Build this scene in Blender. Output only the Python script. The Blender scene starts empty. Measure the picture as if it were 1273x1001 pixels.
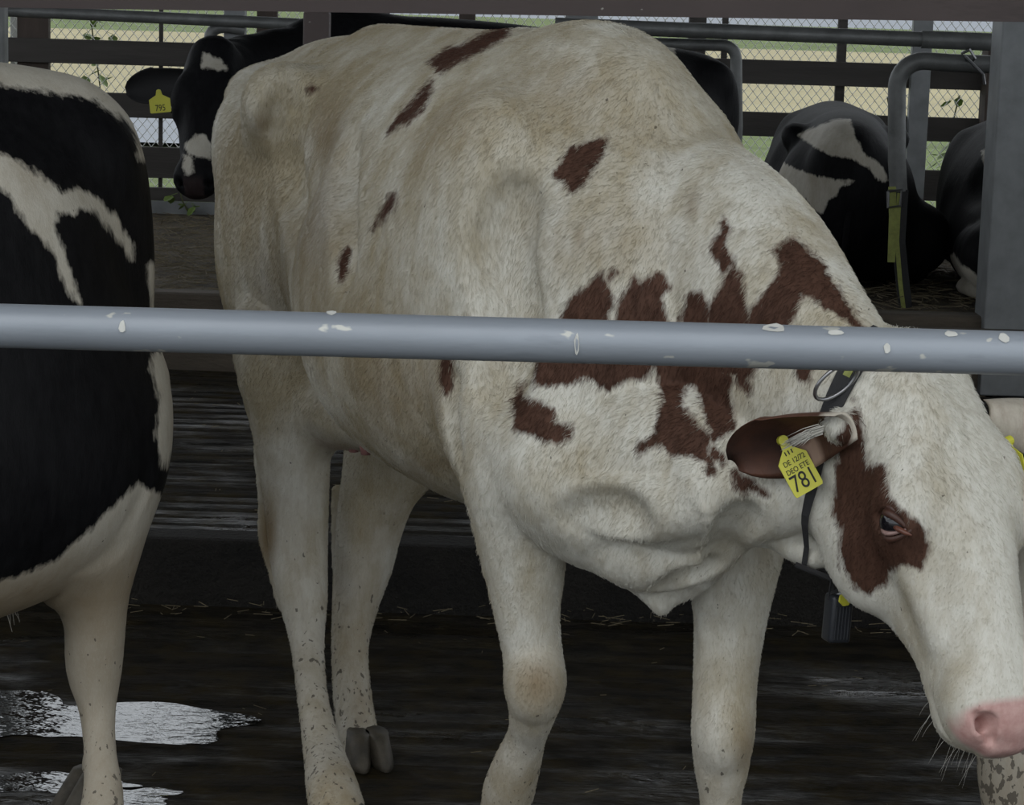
import bpy, bmesh, math, random
import numpy as np
from mathutils import Matrix, Vector
from mathutils.bvhtree import BVHTree
random.seed(7); rng = np.random.default_rng(7)
S = bpy.context.scene; COL = S.collection

# ------------------------------------------------------------------ camera
F, CX, CY = 3000.0, 636.5, 500.5
CAMZ, PITCH, ROLL = 1.5, math.radians(9.47), math.radians(1.7)
_f = np.array([0, math.cos(PITCH), -math.sin(PITCH)])
_u = np.array([0, math.sin(PITCH), math.cos(PITCH)])
_r = np.array([1.0, 0, 0])
CR = _r*math.cos(ROLL) + _u*math.sin(ROLL)
CU = _u*math.cos(ROLL) - _r*math.sin(ROLL)
CF = _f
C0 = np.array([0, 0, CAMZ])
cam = bpy.data.objects.new('camera', bpy.data.cameras.new('camera')); COL.objects.link(cam)
cam.data.sensor_width = 36; cam.data.lens = F/1273*36; cam.data.clip_start = .05; cam.data.clip_end = 600
M = Matrix.Identity(4)
for i in range(3):
    M[i][0], M[i][1], M[i][2], M[i][3] = CR[i], CU[i], -CF[i], C0[i]
cam.matrix_world = M
S.camera = cam
def P(px, py, Y):
    "point seen at pixel px,py at depth Y"
    d = CR*(px-CX)/F + CU*(CY-py)/F + CF
    return C0 + d*(Y/d[1])
def PZ(px, py, Z):
    d = CR*(px-CX)/F + CU*(CY-py)/F + CF
    return C0 + d*((Z-CAMZ)/d[2])

# ------------------------------------------------------------------ light
S.view_settings.view_transform = 'Standard'; S.view_settings.look = 'None'
S.view_settings.gamma = 1; S.view_settings.use_curve_mapping = False
S.view_settings.exposure = EXPOSURE = -0.58
W = bpy.data.worlds.new('overcast sky'); S.world = W; W.use_nodes = True
nt = W.node_tree; nt.nodes.clear()
wo = nt.nodes.new('ShaderNodeOutputWorld'); bg = nt.nodes.new('ShaderNodeBackground')
tc = nt.nodes.new('ShaderNodeTexCoord'); sp = nt.nodes.new('ShaderNodeSeparateXYZ'); rp = nt.nodes.new('ShaderNodeValToRGB')
nt.links.new(tc.outputs['Generated'], sp.inputs[0]); nt.links.new(sp.outputs['Z'], rp.inputs[0])
rp.color_ramp.elements[0].position = 0; rp.color_ramp.elements[0].color = (.78, .84, .90, 1)
rp.color_ramp.elements[1].position = .9; rp.color_ramp.elements[1].color = (.95, .98, 1.0, 1)
nt.links.new(rp.outputs[0], bg.inputs[0]); bg.inputs[1].default_value = 2.1
nt.links.new(bg.outputs[0], wo.inputs[0])
sun = bpy.data.objects.new('veiled_sun', bpy.data.lights.new('veiled_sun', 'SUN')); COL.objects.link(sun)
sun.data.energy = .6; sun.data.angle = math.radians(40); sun.data.color = (1, .97, .92)
sun.rotation_euler = (math.radians(50), 0, math.radians(-25))

# ------------------------------------------------------------------ helpers
def tag(o, label=None, cat=None, group=None, kind=None):
    if label: o['label'] = label
    if cat: o['category'] = cat
    if group: o['group'] = group
    if kind: o['kind'] = kind
    return o
def empty(name, loc=(0, 0, 0), label=None, cat=None, group=None):
    o = bpy.data.objects.new(name, None); COL.objects.link(o); o.location = loc; o.empty_display_size = .1
    return tag(o, label, cat, group)
def mesh_obj(name, verts, faces, mat, parent=None, smooth=True, loc=None):
    me = bpy.data.meshes.new(name); me.from_pydata([tuple(map(float, v)) for v in verts], [], [tuple(map(int, f)) for f in faces])
    if smooth: me.polygons.foreach_set('use_smooth', [True]*len(me.polygons))
    me.materials.append(mat); o = bpy.data.objects.new(name, me); COL.objects.link(o)
    if parent:
        o.parent = parent
    if loc is not None: o.location = loc
    return o
def world_of(o):
    m = o.matrix_basis.copy()
    while o.parent: o = o.parent; m = o.matrix_basis @ m
    return m
class MB:
    "collects boxes, tubes and sweeps in world space into one mesh"
    def __init__(s): s.v = []; s.f = []
    def add(s, v, f):
        b = len(s.v); s.v += [tuple(map(float, x)) for x in v]; s.f += [tuple(b+int(i) for i in q) for q in f]; return s
    def box(s, a, b, bev=0.0):
        x0, y0, z0 = a; x1, y1, z1 = b
        if bev:
            bm = bmesh.new(); bmesh.ops.create_cube(bm, size=1)
            bmesh.ops.scale(bm, vec=(x1-x0, y1-y0, z1-z0), verts=bm.verts)
            bmesh.ops.bevel(bm, geom=bm.edges[:], offset=bev, segments=2, affect='EDGES', profile=.5)
            bmesh.ops.translate(bm, vec=((x0+x1)/2, (y0+y1)/2, (z0+z1)/2), verts=bm.verts)
            bm.verts.index_update()
            s.add([v.co[:] for v in bm.verts], [[v.index for v in f.verts] for f in bm.faces]); bm.free(); return s
        v = [(x, y, z) for x in (x0, x1) for y in (y0, y1) for z in (z0, z1)]
        return s.add(v, [(0, 1, 3, 2), (4, 6, 7, 5), (0, 4, 5, 1), (2, 3, 7, 6), (0, 2, 6, 4), (1, 5, 7, 3)])
    def tube(s, pts, r, n=12, cap=True, flat=None):
        pts = [Vector(p) for p in pts]; N = len(pts)
        rr = r if hasattr(r, '__len__') else [r]*N
        v = []; prev = None
        for i, p in enumerate(pts):
            t = (pts[min(i+1, N-1)]-pts[max(i-1, 0)]).normalized()
            if prev is None:
                a = t.orthogonal().normalized() if flat is None else (Vector(flat)-t*Vector(flat).dot(t)).normalized()
            else:
                a = (prev-t*prev.dot(t)).normalized()
            prev = a; b = t.cross(a)
            for k in range(n):
                w = 2*math.pi*k/n; v.append(p+(a*math.cos(w)+b*math.sin(w))*rr[i])
        f = [(i*n+k, i*n+(k+1) % n, (i+1)*n+(k+1) % n, (i+1)*n+k) for i in range(N-1) for k in range(n)]
        if cap: f += [tuple(range(n))[::-1], tuple((N-1)*n+k for k in range(n))]
        return s.add(v, f)
    def strip(s, pts, wdir, w, th):
        "flat strap swept along pts; wdir = width direction per point or one vector"
        pts = [Vector(p) for p in pts]; N = len(pts); v = []
        for i, p in enumerate(pts):
            t = (pts[min(i+1, N-1)]-pts[max(i-1, 0)]).normalized()
            wd = Vector(wdir[i] if hasattr(wdir[0], '__len__') else wdir); wd = (wd-t*wd.dot(t)).normalized(); nn = t.cross(wd)
            for a, b in ((-1, -1), (1, -1), (1, 1), (-1, 1)): v.append(p+wd*a*w/2+nn*b*th/2)
        f = [(i*4+k, i*4+(k+1) % 4, (i+1)*4+(k+1) % 4, (i+1)*4+k) for i in range(N-1) for k in range(4)]
        f += [(3, 2, 1, 0), tuple((N-1)*4+k for k in range(4))]
        return s.add(v, f)
    def build(s, name, mat, parent=None, smooth=False, loc=None):
        v = s.v
        if parent is not None:
            iv = world_of(parent).inverted(); v = [tuple(iv @ Vector(p)) for p in v]
        elif loc is not None: v = [tuple(np.subtract(p, loc)) for p in v]
        o = mesh_obj(name, v, s.f, mat, parent, False, loc)
        if smooth: o.data.shade_smooth()
        if smooth and hasattr(o.data, 'set_sharp_from_angle'): o.data.set_sharp_from_angle(angle=math.radians(40))
        return o

# ------------------------------------------------------------------ materials
def mat(name):
    m = bpy.data.materials.new(name); m.use_nodes = True; t = m.node_tree
    b = t.nodes['Principled BSDF']
    return m, t, b
def nd(t, typ, **kw):
    n = t.nodes.new(typ)
    for k, v in kw.items():
        if k.startswith('i_'): n.inputs[k[2:].replace('_', ' ')].default_value = v
        else: setattr(n, k, v)
    return n
def ramp(t, src, stops):
    r = t.nodes.new('ShaderNodeValToRGB'); e = r.color_ramp.elements
    while len(e) < len(stops): e.new(.5)
    for q, (p, c) in zip(e, stops): q.position = p; q.color = (*c, 1) if hasattr(c, '__len__') else (c, c, c, 1)
    t.links.new(src, r.inputs[0]); return r.outputs[0]
def noise(t, scale, detail=4, rough=.55, vec=None, stretch=None, coord='Object'):
    tcn = t.nodes.new('ShaderNodeTexCoord'); v = tcn.outputs[coord]
    if stretch:
        mp = t.nodes.new('ShaderNodeMapping'); mp.inputs['Scale'].default_value = stretch; t.links.new(v, mp.inputs[0]); v = mp.outputs[0]
    n = t.nodes.new('ShaderNodeTexNoise'); n.inputs['Scale'].default_value = scale; n.inputs['Detail'].default_value = detail; n.inputs['Roughness'].default_value = rough
    t.links.new(v if vec is None else vec, n.inputs['Vector']); return n.outputs['Fac']
def math_(t, op, a, b=None, c=None, clamp=False):
    n = t.nodes.new('ShaderNodeMath'); n.operation = op; n.use_clamp = clamp
    for i, q in enumerate((a, b, c)):
        if q is None: continue
        if isinstance(q, (int, float)): n.inputs[i].default_value = q
        else: t.links.new(q, n.inputs[i])
    return n.outputs[0]
def mixc(t, fac, a, b, mode='MIX'):
    n = t.nodes.new('ShaderNodeMix'); n.data_type = 'RGBA'; n.blend_type = mode
    for i, q in ((0, fac), (6, a), (7, b)):
        if isinstance(q, (int, float)): n.inputs[i].default_value = q
        elif hasattr(q, '__len__'): n.inputs[i].default_value = (*q, 1)
        else: t.links.new(q, n.inputs[i])
    return n.outputs[2]
def bump(t, b, h, strength=.3, dist=.01):
    n = t.nodes.new('ShaderNodeBump'); n.inputs['Strength'].default_value = strength; n.inputs['Distance'].default_value = dist
    t.links.new(h, n.inputs['Height']); t.links.new(n.outputs[0], b.inputs['Normal'])
def simple(name, col, rough=.6, metal=0, var=.15, scale=8, bstr=.1, bdist=.003, stretch=None, col2=None):
    m, t, b = mat(name); n = noise(t, scale, 6, .6, stretch=stretch)
    c2 = col2 or tuple(c*(1-var*2) for c in col)
    c = ramp(t, n, [(.3, c2), (.7, col)]); t.links.new(c, b.inputs['Base Color'])
    b.inputs['Roughness'].default_value = rough; b.inputs['Metallic'].default_value = metal
    if bstr: bump(t, b, noise(t, scale*12, 4, .6, stretch=stretch), bstr, bdist)
    return m

# ------------------------------------------------------------------ implicit surfaces (all the animals are grown from these)
def smooth_table(xs, ys, n=400):
    xs = np.array(xs, float); ys = np.array(ys, float); d = np.diff(ys)/np.diff(xs)
    m = np.zeros_like(ys); m[1:-1] = np.where(d[1:]*d[:-1] > 0, 2*d[1:]*d[:-1]/(d[1:]+d[:-1]+1e-12), 0); m[0] = d[0]; m[-1] = d[-1]
    q = np.linspace(xs[0], xs[-1], n); i = np.clip(np.searchsorted(xs, q)-1, 0, len(xs)-2); h = xs[i+1]-xs[i]; t = (q-xs[i])/h
    y = (2*t**3-3*t**2+1)*ys[i]+(t**3-2*t**2+t)*h*m[i]+(-2*t**3+3*t**2)*ys[i+1]+(t**3-t**2)*h*m[i+1]
    return q, y
class Field:
    def __init__(s, ax):
        s.ax = [np.asarray(a, np.float32) for a in ax]; s.F = np.full([len(a) for a in ax], .5, np.float32)
    def region(s, lo, hi):
        sl = []
        for a, l, h in zip(s.ax, lo, hi):
            i, j = np.searchsorted(a, l), np.searchsorted(a, h)
            if j-i < 1: return None
            sl.append(slice(i, j))
        return tuple(sl), s.ax[0][sl[0]][:, None, None], s.ax[1][sl[1]][None, :, None], s.ax[2][sl[2]][None, None, :]
    def put(s, fn, lo, hi, k, mode=1):
        r = s.region(np.array(lo)-k-.03, np.array(hi)+k+.03)
        if r is None: return
        sl, x, y, z = r; d = fn(x, y, z).astype(np.float32); a = s.F[sl]
        if mode < 0: # carve d out, softly
            h = np.maximum(k-np.abs(-d-a), 0)/k; s.F[sl] = np.maximum(a, -d)+h*h*k*.25
        else:
            h = np.maximum(k-np.abs(d-a), 0)/k; s.F[sl] = np.minimum(a, d)-h*h*k*.25
    def hit(s, fr, px, py, t0=2.6, t1=5.4):
        o = fr.L(C0); d = fr.D(P(px, py, 1.0)-C0)
        for t in np.arange(t0, t1, .006):
            q = o+d*t; i = [int(np.searchsorted(a, v)) for a, v in zip(s.ax, q)]
            if all(0 < j < len(a) for j, a in zip(i, s.ax)) and s.F[i[0], i[1], i[2]] < 0: return q, t
        return None, None
    def skinline(s, fr, rows, k=.03, mode=1, sub=3):
        "ridge (or groove, mode -1) that follows the hide; rows px, py, radius px, sink px"
        pp, rr = [], []
        for px, py, r, sk in rows:
            q, t = s.hit(fr, px, py)
            if q is None: continue
            d = q-fr.L(C0); d /= np.linalg.norm(d); pp.append(q+d*sk*t/F); rr.append(r*t/F)
        if len(pp) > 1: s.chain(pp, rr, k, mode, None, sub)
    def ell(s, c, r, axes=None, k=.03, mode=1):
        c = np.asarray(c, float); r = np.asarray(r, float)
        A = np.eye(3) if axes is None else np.asarray(axes, float)
        ext = np.sqrt(((A.T*r)**2).sum(1))
        def fn(x, y, z):
            X, Y, Z = x-c[0], y-c[1], z-c[2]
            q = [A[i, 0]*X+A[i, 1]*Y+A[i, 2]*Z for i in range(3)]
            k0 = np.sqrt(sum((q[i]/r[i])**2 for i in range(3))); k1 = np.sqrt(sum((q[i]/r[i]**2)**2 for i in range(3)))+1e-6
            return k0*(k0-1)/k1
        s.put(fn, c-ext, c+ext, k, mode)
    def seg(s, a, b, ra, rb, k=.02, mode=1, sq=None):
        "capsule with two radii; sq=(direction, factor) flattens it along direction"
        a = np.asarray(a, float); b = np.asarray(b, float); ab = b-a
        if sq is not None: n = np.asarray(sq[0], float); n = n/np.linalg.norm(n); q = 1/sq[1]-1
        L2 = float((ab**2).sum())+1e-9; R = max(ra, rb)
        def fn(x, y, z):
            X, Y, Z = x-a[0], y-a[1], z-a[2]
            t = np.clip((X*ab[0]+Y*ab[1]+Z*ab[2])/L2, 0, 1); rad = ra+(rb-ra)*t
            X, Y, Z = X-t*ab[0], Y-t*ab[1], Z-t*ab[2]
            if sq is not None:
                w = (X*n[0]+Y*n[1]+Z*n[2])*q; X, Y, Z = X+w*n[0], Y+w*n[1], Z+w*n[2]
                return (np.sqrt(X*X+Y*Y+Z*Z)-rad)*.8
            return np.sqrt(X*X+Y*Y+Z*Z)-rad
        s.put(fn, np.minimum(a, b)-R, np.maximum(a, b)+R, k, mode)
    def chain(s, pts, rad, k=.02, mode=1, sq=None, sub=3):
        pts = np.asarray(pts, float); n = len(pts); u = np.arange(n)
        q = np.linspace(0, n-1, (n-1)*sub+1)
        def cr(v):
            v = np.asarray(v, float); i = np.clip(q.astype(int), 0, n-2); t = q-i
            g = lambda j: v[np.clip(j, 0, n-1)]
            p0, p1, p2, p3 = g(i-1), g(i), g(i+1), g(i+2); t = t.reshape(-1, *([1]*(v.ndim-1)))
            return .5*((2*p1)+(-p0+p2)*t+(2*p0-5*p1+4*p2-p3)*t*t+(-p0+3*p1-3*p2+p3)*t**3)
        pp = cr(pts); rr = cr(rad)
        for i in range(len(pp)-1):
            s.seg(pp[i], pp[i+1], rr[i], rr[i+1], k if i == 0 or mode < 0 else min(k, .006), mode, sq)
    def loft(s, ax, st, k=.03, mode=1, p=2.2):
        "cross-sections along an axis. ax=(origin, along, side, up); st rows: t, halfwidth, up, down, egg, side offset"
        o, A, B, C = [np.asarray(v, float) for v in ax]; st = np.array(st, float)
        tb = [smooth_table(st[:, 0], st[:, j]) for j in range(1, st.shape[1])]
        t0, t1 = st[0, 0], st[-1, 0]; w, up, dn = st[:, 1].max(), st[:, 2].max(), st[:, 3].min()
        cs = np.array([o+A*t+B*b+C*c for t in (t0, t1) for b in (-w-.08, w+.08) for c in (dn, up)])
        def fn(x, y, z):
            X, Y, Z = x-o[0], y-o[1], z-o[2]
            t = (X*A[0]+Y*A[1]+Z*A[2]); u = (X*B[0]+Y*B[1]+Z*B[2]); v = (X*C[0]+Y*C[1]+Z*C[2])
            g = [np.interp(t, *q) for q in tb]
            cc = (g[1]+g[2])/2; hh = np.maximum((g[1]-g[2])/2, .004); vv = (v-cc)/hh
            ww = np.maximum(g[0]*(1-g[3]*np.clip(vv, -1.2, 1.2)), .004); uu = (u-g[4])/ww
            rad = (np.abs(uu)**p+np.abs(vv)**p)**(1/p)
            d = (rad-1)*np.minimum(ww, hh)*.95
            e = np.maximum(t0-t, t-t1)
            return np.where(e > 0, np.sqrt(np.maximum(d, 0)**2+e*e), d)
        s.put(fn, cs.min(0), cs.max(0), k, mode)
    def mesh(s):
        F = s.F; ax = s.ax; neg = F < 0
        n = np.array(F.shape)-1; cnt = np.zeros(n, np.int8)
        for i in (0, 1):
            for j in (0, 1):
                for l in (0, 1): cnt += neg[i:n[0]+i, j:n[1]+j, l:n[2]+l]
        act = (cnt > 0) & (cnt < 8); I = np.argwhere(act); N = len(I)
        acc = np.zeros((N, 3)); num = np.zeros(N)
        cor = [(i, j, l) for i in (0, 1) for j in (0, 1) for l in (0, 1)]
        val = {c: F[I[:, 0]+c[0], I[:, 1]+c[1], I[:, 2]+c[2]] for c in cor}
        pos = {c: np.stack([ax[a][I[:, a]+c[a]] for a in range(3)], 1) for c in cor}
        for c in cor:
            for a in range(3):
                if c[a] == 0:
                    d = list(c); d[a] = 1; d = tuple(d); m = (val[c] < 0) != (val[d] < 0)
                    t = np.where(m, val[c]/np.where(m, val[c]-val[d], 1), 0)[:, None]
                    acc += np.where(m[:, None], pos[c]+t*(pos[d]-pos[c]), 0); num += m
        V = acc/num[:, None]; idx = -np.ones(n, np.int64); idx[tuple(I.T)] = np.arange(N)
        Q = []
        for a in range(3):
            b, c = (a+1) % 3, (a+2) % 3
            sl0 = [slice(None)]*3; sl1 = [slice(None)]*3; sl0[a] = slice(0, -1); sl1[a] = slice(1, None)
            m = neg[tuple(sl0)] != neg[tuple(sl1)]
            E = np.argwhere(m); ok = (E[:, b] > 0) & (E[:, c] > 0) & (E[:, b] < n[b]) & (E[:, c] < n[c]); E = E[ok]
            fl = neg[tuple(E.T)]
            q = []
            for db, dc in ((1, 1), (0, 1), (0, 0), (1, 0)):
                e = E.copy(); e[:, b] -= db; e[:, c] -= dc; q.append(idx[tuple(e.T)])
            q = np.stack(q, 1); q[~fl] = q[~fl][:, ::-1]; Q.append(q)
        return V, np.concatenate(Q)
def relax(V, Q, it=2, lam=.5):
    E = np.concatenate([Q[:, [0, 1]], Q[:, [1, 2]], Q[:, [2, 3]], Q[:, [3, 0]]]); n = len(V)
    deg = np.bincount(E.ravel(), minlength=n)[:, None]
    for k in range(it):
        for l in (lam, -lam*1.02):
            A = np.stack([np.bincount(E[:, 0], V[E[:, 1], a], n)+np.bincount(E[:, 1], V[E[:, 0], a], n) for a in range(3)], 1)/deg
            V = V+l*(A-V)
    return V
def poly_sd(p, poly):
    "signed distance of 2-d points to a polygon, positive inside"
    poly = np.asarray(poly, float); d = np.full(len(p), 1e9); ins = np.zeros(len(p), bool); n = len(poly)
    for i in range(n):
        a, b = poly[i], poly[(i+1) % n]; e = b-a; w = p-a
        t = np.clip((w@e)/(e@e+1e-12), 0, 1); q = w-t[:, None]*e; d = np.minimum(d, (q**2).sum(1))
        c = ((a[1] <= p[:, 1]) & (b[1] > p[:, 1])) | ((b[1] <= p[:, 1]) & (a[1] > p[:, 1]))
        xx = a[0]+(p[:, 1]-a[1])/(b[1]-a[1]+1e-12)*e[0]; ins ^= c & (p[:, 0] < xx)
    return np.where(ins, 1, -1)*np.sqrt(d)

# ------------------------------------------------------------------ cattle
class Frame:
    def __init__(s, O, ang): # ang = heading angle in the ground plane
        s.O = np.array([O[0], O[1], O[2] if len(O) > 2 else 0.0]); s.a = ang
        s.f = np.array([math.cos(ang), math.sin(ang), 0]); s.l = np.array([-math.sin(ang), math.cos(ang), 0]); s.z = np.array([0, 0, 1.0])
        s.R = np.stack([s.f, s.l, s.z]) # world->local
    def L(s, w): return s.R@(np.asarray(w, float)-s.O)
    def D(s, w): return s.R@np.asarray(w, float)
    def W(s, l): return np.asarray(l, float)@s.R+s.O
    def px(s, x, y, Y): return s.L(P(x, y, Y))
def axis(*segs):
    "segs: (start, end, step)... contiguous"
    out = []
    for a, b, st in segs: out.append(np.arange(a, b, st))
    return np.concatenate(out)
HEAD = [ # t, halfwidth, front, back, egg, off   (0.52 m from poll to lips)
    (-.045, .03, -.01, -.06, 0, 0), (-.02, .065, .015, -.10, 0, 0), (.03, .088, .03, -.15, 0, 0), (.09, .098, .042, -.19, -.06, 0), (.15, .104, .048, -.215, -.10, 0),
    (.21, .103, .05, -.225, -.14, 0), (.27, .080, .048, -.205, -.12, 0), (.33, .064, .044, -.165, -.08, 0), (.39, .058, .038, -.13, 0, 0),
    (.44, .064, .034, -.116, .0, 0), (.485, .063, .026, -.108, .0, 0), (.515, .05, .004, -.085, 0, 0), (.532, .02, -.02, -.05, 0, 0)]
def add_head(fd, o, A, N, sc=1.0, detail=True):
    "o poll, A down the face, N out of the forehead"
    A = A/np.linalg.norm(A); N = N-A*N.dot(A); N /= np.linalg.norm(N); B = np.cross(N, A) # B = animal's right when N forward, A down
    st = np.array(HEAD); st[:, :4] *= sc
    fd.loft((o, A, B, N), st, k=.03, p=2.5)
    g = lambda b, a, n: o+(B*b+A*a+N*n)*sc
    fd.ell(g(0, .0, -.03), np.array((.06, .045, .05))*sc, (B, A, N), .04)           # poll
    fd.ell(g(0, .50, -.03), np.array((.05, .038, .046))*sc, (B, A, N), .03)  # muzzle pad
    fd.ell(g(0, .475, -.10), np.array((.036, .04, .024))*sc, (B, A, N), .02) # chin
    for s_ in (1, -1):
        fd.ell(g(s_*.078, .168, .0), np.array((.028, .05, .03))*sc, (B, A, N), .04) # brow
        fd.ell(g(s_*.092, .215, -.014), np.array((.026, .045, .036))*sc, (B, A, N), .03) # orbit
        fd.ell(g(s_*.06, .21, -.15), np.array((.036, .085, .06))*sc, (B, A, N), .04)  # jaw muscle
        fd.seg(g(s_*.078, .25, -.04), g(s_*.052, .38, -.035), .012*sc, .008*sc, .045)   # cheek ridge
        fd.ell(g(s_*.046, .47, -.022), np.array((.03, .045, .036))*sc, (B, A, N), .025) # nostril wing
        fd.ell(g(s_*.07, .09, -.10), np.array((.03, .045, .05))*sc, (B, A, N), .04)   # ear root
    for s_ in (1, -1):
        if detail:
            fd.seg(g(s_*.034, .524, -.012), g(s_*.048, .506, .010), .007*sc, .012*sc, .006, -1); fd.seg(g(s_*.048, .506, .006), g(s_*.046, .500, -.02), .013*sc, .009*sc, .006, -1)   # nostril
            fd.seg(g(s_*.048, .506, .008), g(s_*.064, .494, .006), .012*sc, .006*sc, .006, -1)
            fd.seg(g(s_*.078, .37, -.088), g(s_*.052, .50, -.072), .003*sc, .004*sc, .012, -1) # mouth line
            fd.ell(g(s_*.121, .224, -.010), np.array((.018, .026, .0165))*sc, (B, A*.5+N*.866, N*.5-A*.866), .008, -1) # eye socket
    return A, B, N, g
def ear_mesh(o, along, up, L=.2, W=.062, cup=.03, th=.006, fold=0.0):
    "leaf-shaped cupped ear: o root, along the ear, up = back-of-ear side"
    o = np.asarray(o, float); along = along/np.linalg.norm(along); up = up-along*up.dot(along); up /= np.linalg.norm(up); side = np.cross(along, up)
    nu, nv = 22, 15; V = []; 
    for lay in (0, 1):
        for i in range(nu):
            t = i/(nu-1); wd = W*(.42+.58*math.sin(min(1, t*1.25)*math.pi/2)) if t < .55 else W*math.sqrt(max(0, 1-((t-.55)/.46)**2))
            for j in range(nv):
                s_ = j/(nv-1)*2-1
                c = cup*(1-.3*t)*(1-s_*s_)*(wd/W) - fold*t*t*.06
                p = o+along*L*t+side*wd*s_*(1-.25*cup/W*abs(s_))+up*(c+(th if lay else 0)*(1-.75*abs(s_)**3))
                V.append(p)
    Q = []; b = nu*nv
    for i in range(nu-1):
        for j in range(nv-1):
            a = i*nv+j; Q.append((a, a+1, a+nv+1, a+nv)); Q.append((b+a, b+a+nv, b+a+nv+1, b+a+1))
        for j in (0, nv-1):
            a = i*nv+j; q = (a, a+nv, b+a+nv, b+a); Q.append(q if j == 0 else q[::-1])
    for j in range(nv-1):
        a = (nu-1)*nv+j; Q.append((a, a+1, b+a+1, b+a)); Q.append((j+1, j, b+j, b+j+1))
    return np.array(V), Q
def body_obj(fd, name, material, root, it=2):
    V, Q = fd.mesh(); V = relax(V, Q, it)
    a, b, c = V[Q[:, 0]], V[Q[:, 1]], V[Q[:, 2]]
    if (np.cross(b-a, c-a)*(a-V.mean(0))).sum() < 0: Q = Q[:, ::-1]
    me = bpy.data.meshes.new(name); me.vertices.add(len(V)); me.vertices.foreach_set('co', V.astype(np.float32).ravel())
    me.loops.add(Q.size); me.loops.foreach_set('vertex_index', Q.astype(np.int32).ravel())
    me.polygons.add(len(Q)); me.polygons.foreach_set('loop_start', np.arange(0, Q.size, 4, dtype=np.int32))
    me.polygons.foreach_set('use_smooth', np.ones(len(Q), bool))
    me.update(calc_edges=True); me.validate(); me.materials.append(material)
    o = bpy.data.objects.new(name, me); COL.objects.link(o); o.parent = root
    return o, V, Q
def attr(o, name, val):
    a = o.data.attributes.new(name, 'FLOAT', 'POINT'); a.data.foreach_set('value', np.asarray(val, np.float32))
class Paint:
    "markings on an animal's hide: outlines are dropped on the skin, then flattened along the local skin normal"
    def __init__(s, V, Q, fr):
        s.V, s.fr = V, fr; s.bvh = BVHTree.FromPolygons(V.tolist(), Q.tolist())
        n = np.cross(V[Q[:, 2]]-V[Q[:, 0]], V[Q[:, 3]]-V[Q[:, 1]]); s.n = np.zeros_like(V)
        for k in range(4):
            for a in range(3): s.n[:, a] += np.bincount(Q[:, k], n[:, a], len(V))
        s.n /= np.linalg.norm(s.n, axis=1)[:, None]+1e-12
        s.o = fr.L(C0)
    def drop(s, px, py):
        d = s.fr.D(P(px, py, 4.0)-C0); d /= np.linalg.norm(d)
        h = s.bvh.ray_cast(Vector(s.o), Vector(d)); return (np.array(h[0]), np.array(h[1])) if h[0] is not None else (None, None)
    def patch(s, val, poly, nmin=.05, reach=.06, sign=1):
        H = [s.drop(*q) for q in poly]; cen = [h for h in H if h[0] is not None]
        if not cen: return val
        c = np.mean([h[0] for h in cen], 0)
        tv = c-s.o; tv /= np.linalg.norm(tv)                 # outline plane: faces where the animal's side is seen from
        e1 = np.cross(tv, (0, 0, 1.0)); e1 /= np.linalg.norm(e1); e2 = np.cross(e1, tv)
        zc = (c-s.o)@tv; pp = []
        for q, h in zip(poly, H):
            w = h[0] if h[0] is not None else s.o+(lambda d: d*zc/(d@tv))(s.fr.D(P(q[0], q[1], 4.0)-C0))
            w = w-s.o; pp.append((w@e1/(w@tv), w@e2/(w@tv)))
        pp = np.array(pp)*zc; W = s.V-s.o; dep = W@tv; q2 = np.stack([W@e1/dep, W@e2/dep], 1)*zc
        lo, hi = pp.min(0)-reach, pp.max(0)+reach
        m = ((q2 > lo) & (q2 < hi)).all(1) & ((s.n@tv) < nmin) & (np.abs(dep-zc) < .45)
        i = np.nonzero(m)[0]
        if len(i):
            sd = poly_sd(q2[i], pp)+.0035
            val[i] = np.maximum(val[i], sd) if sign > 0 else np.minimum(val[i], -sd)
        return val
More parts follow.
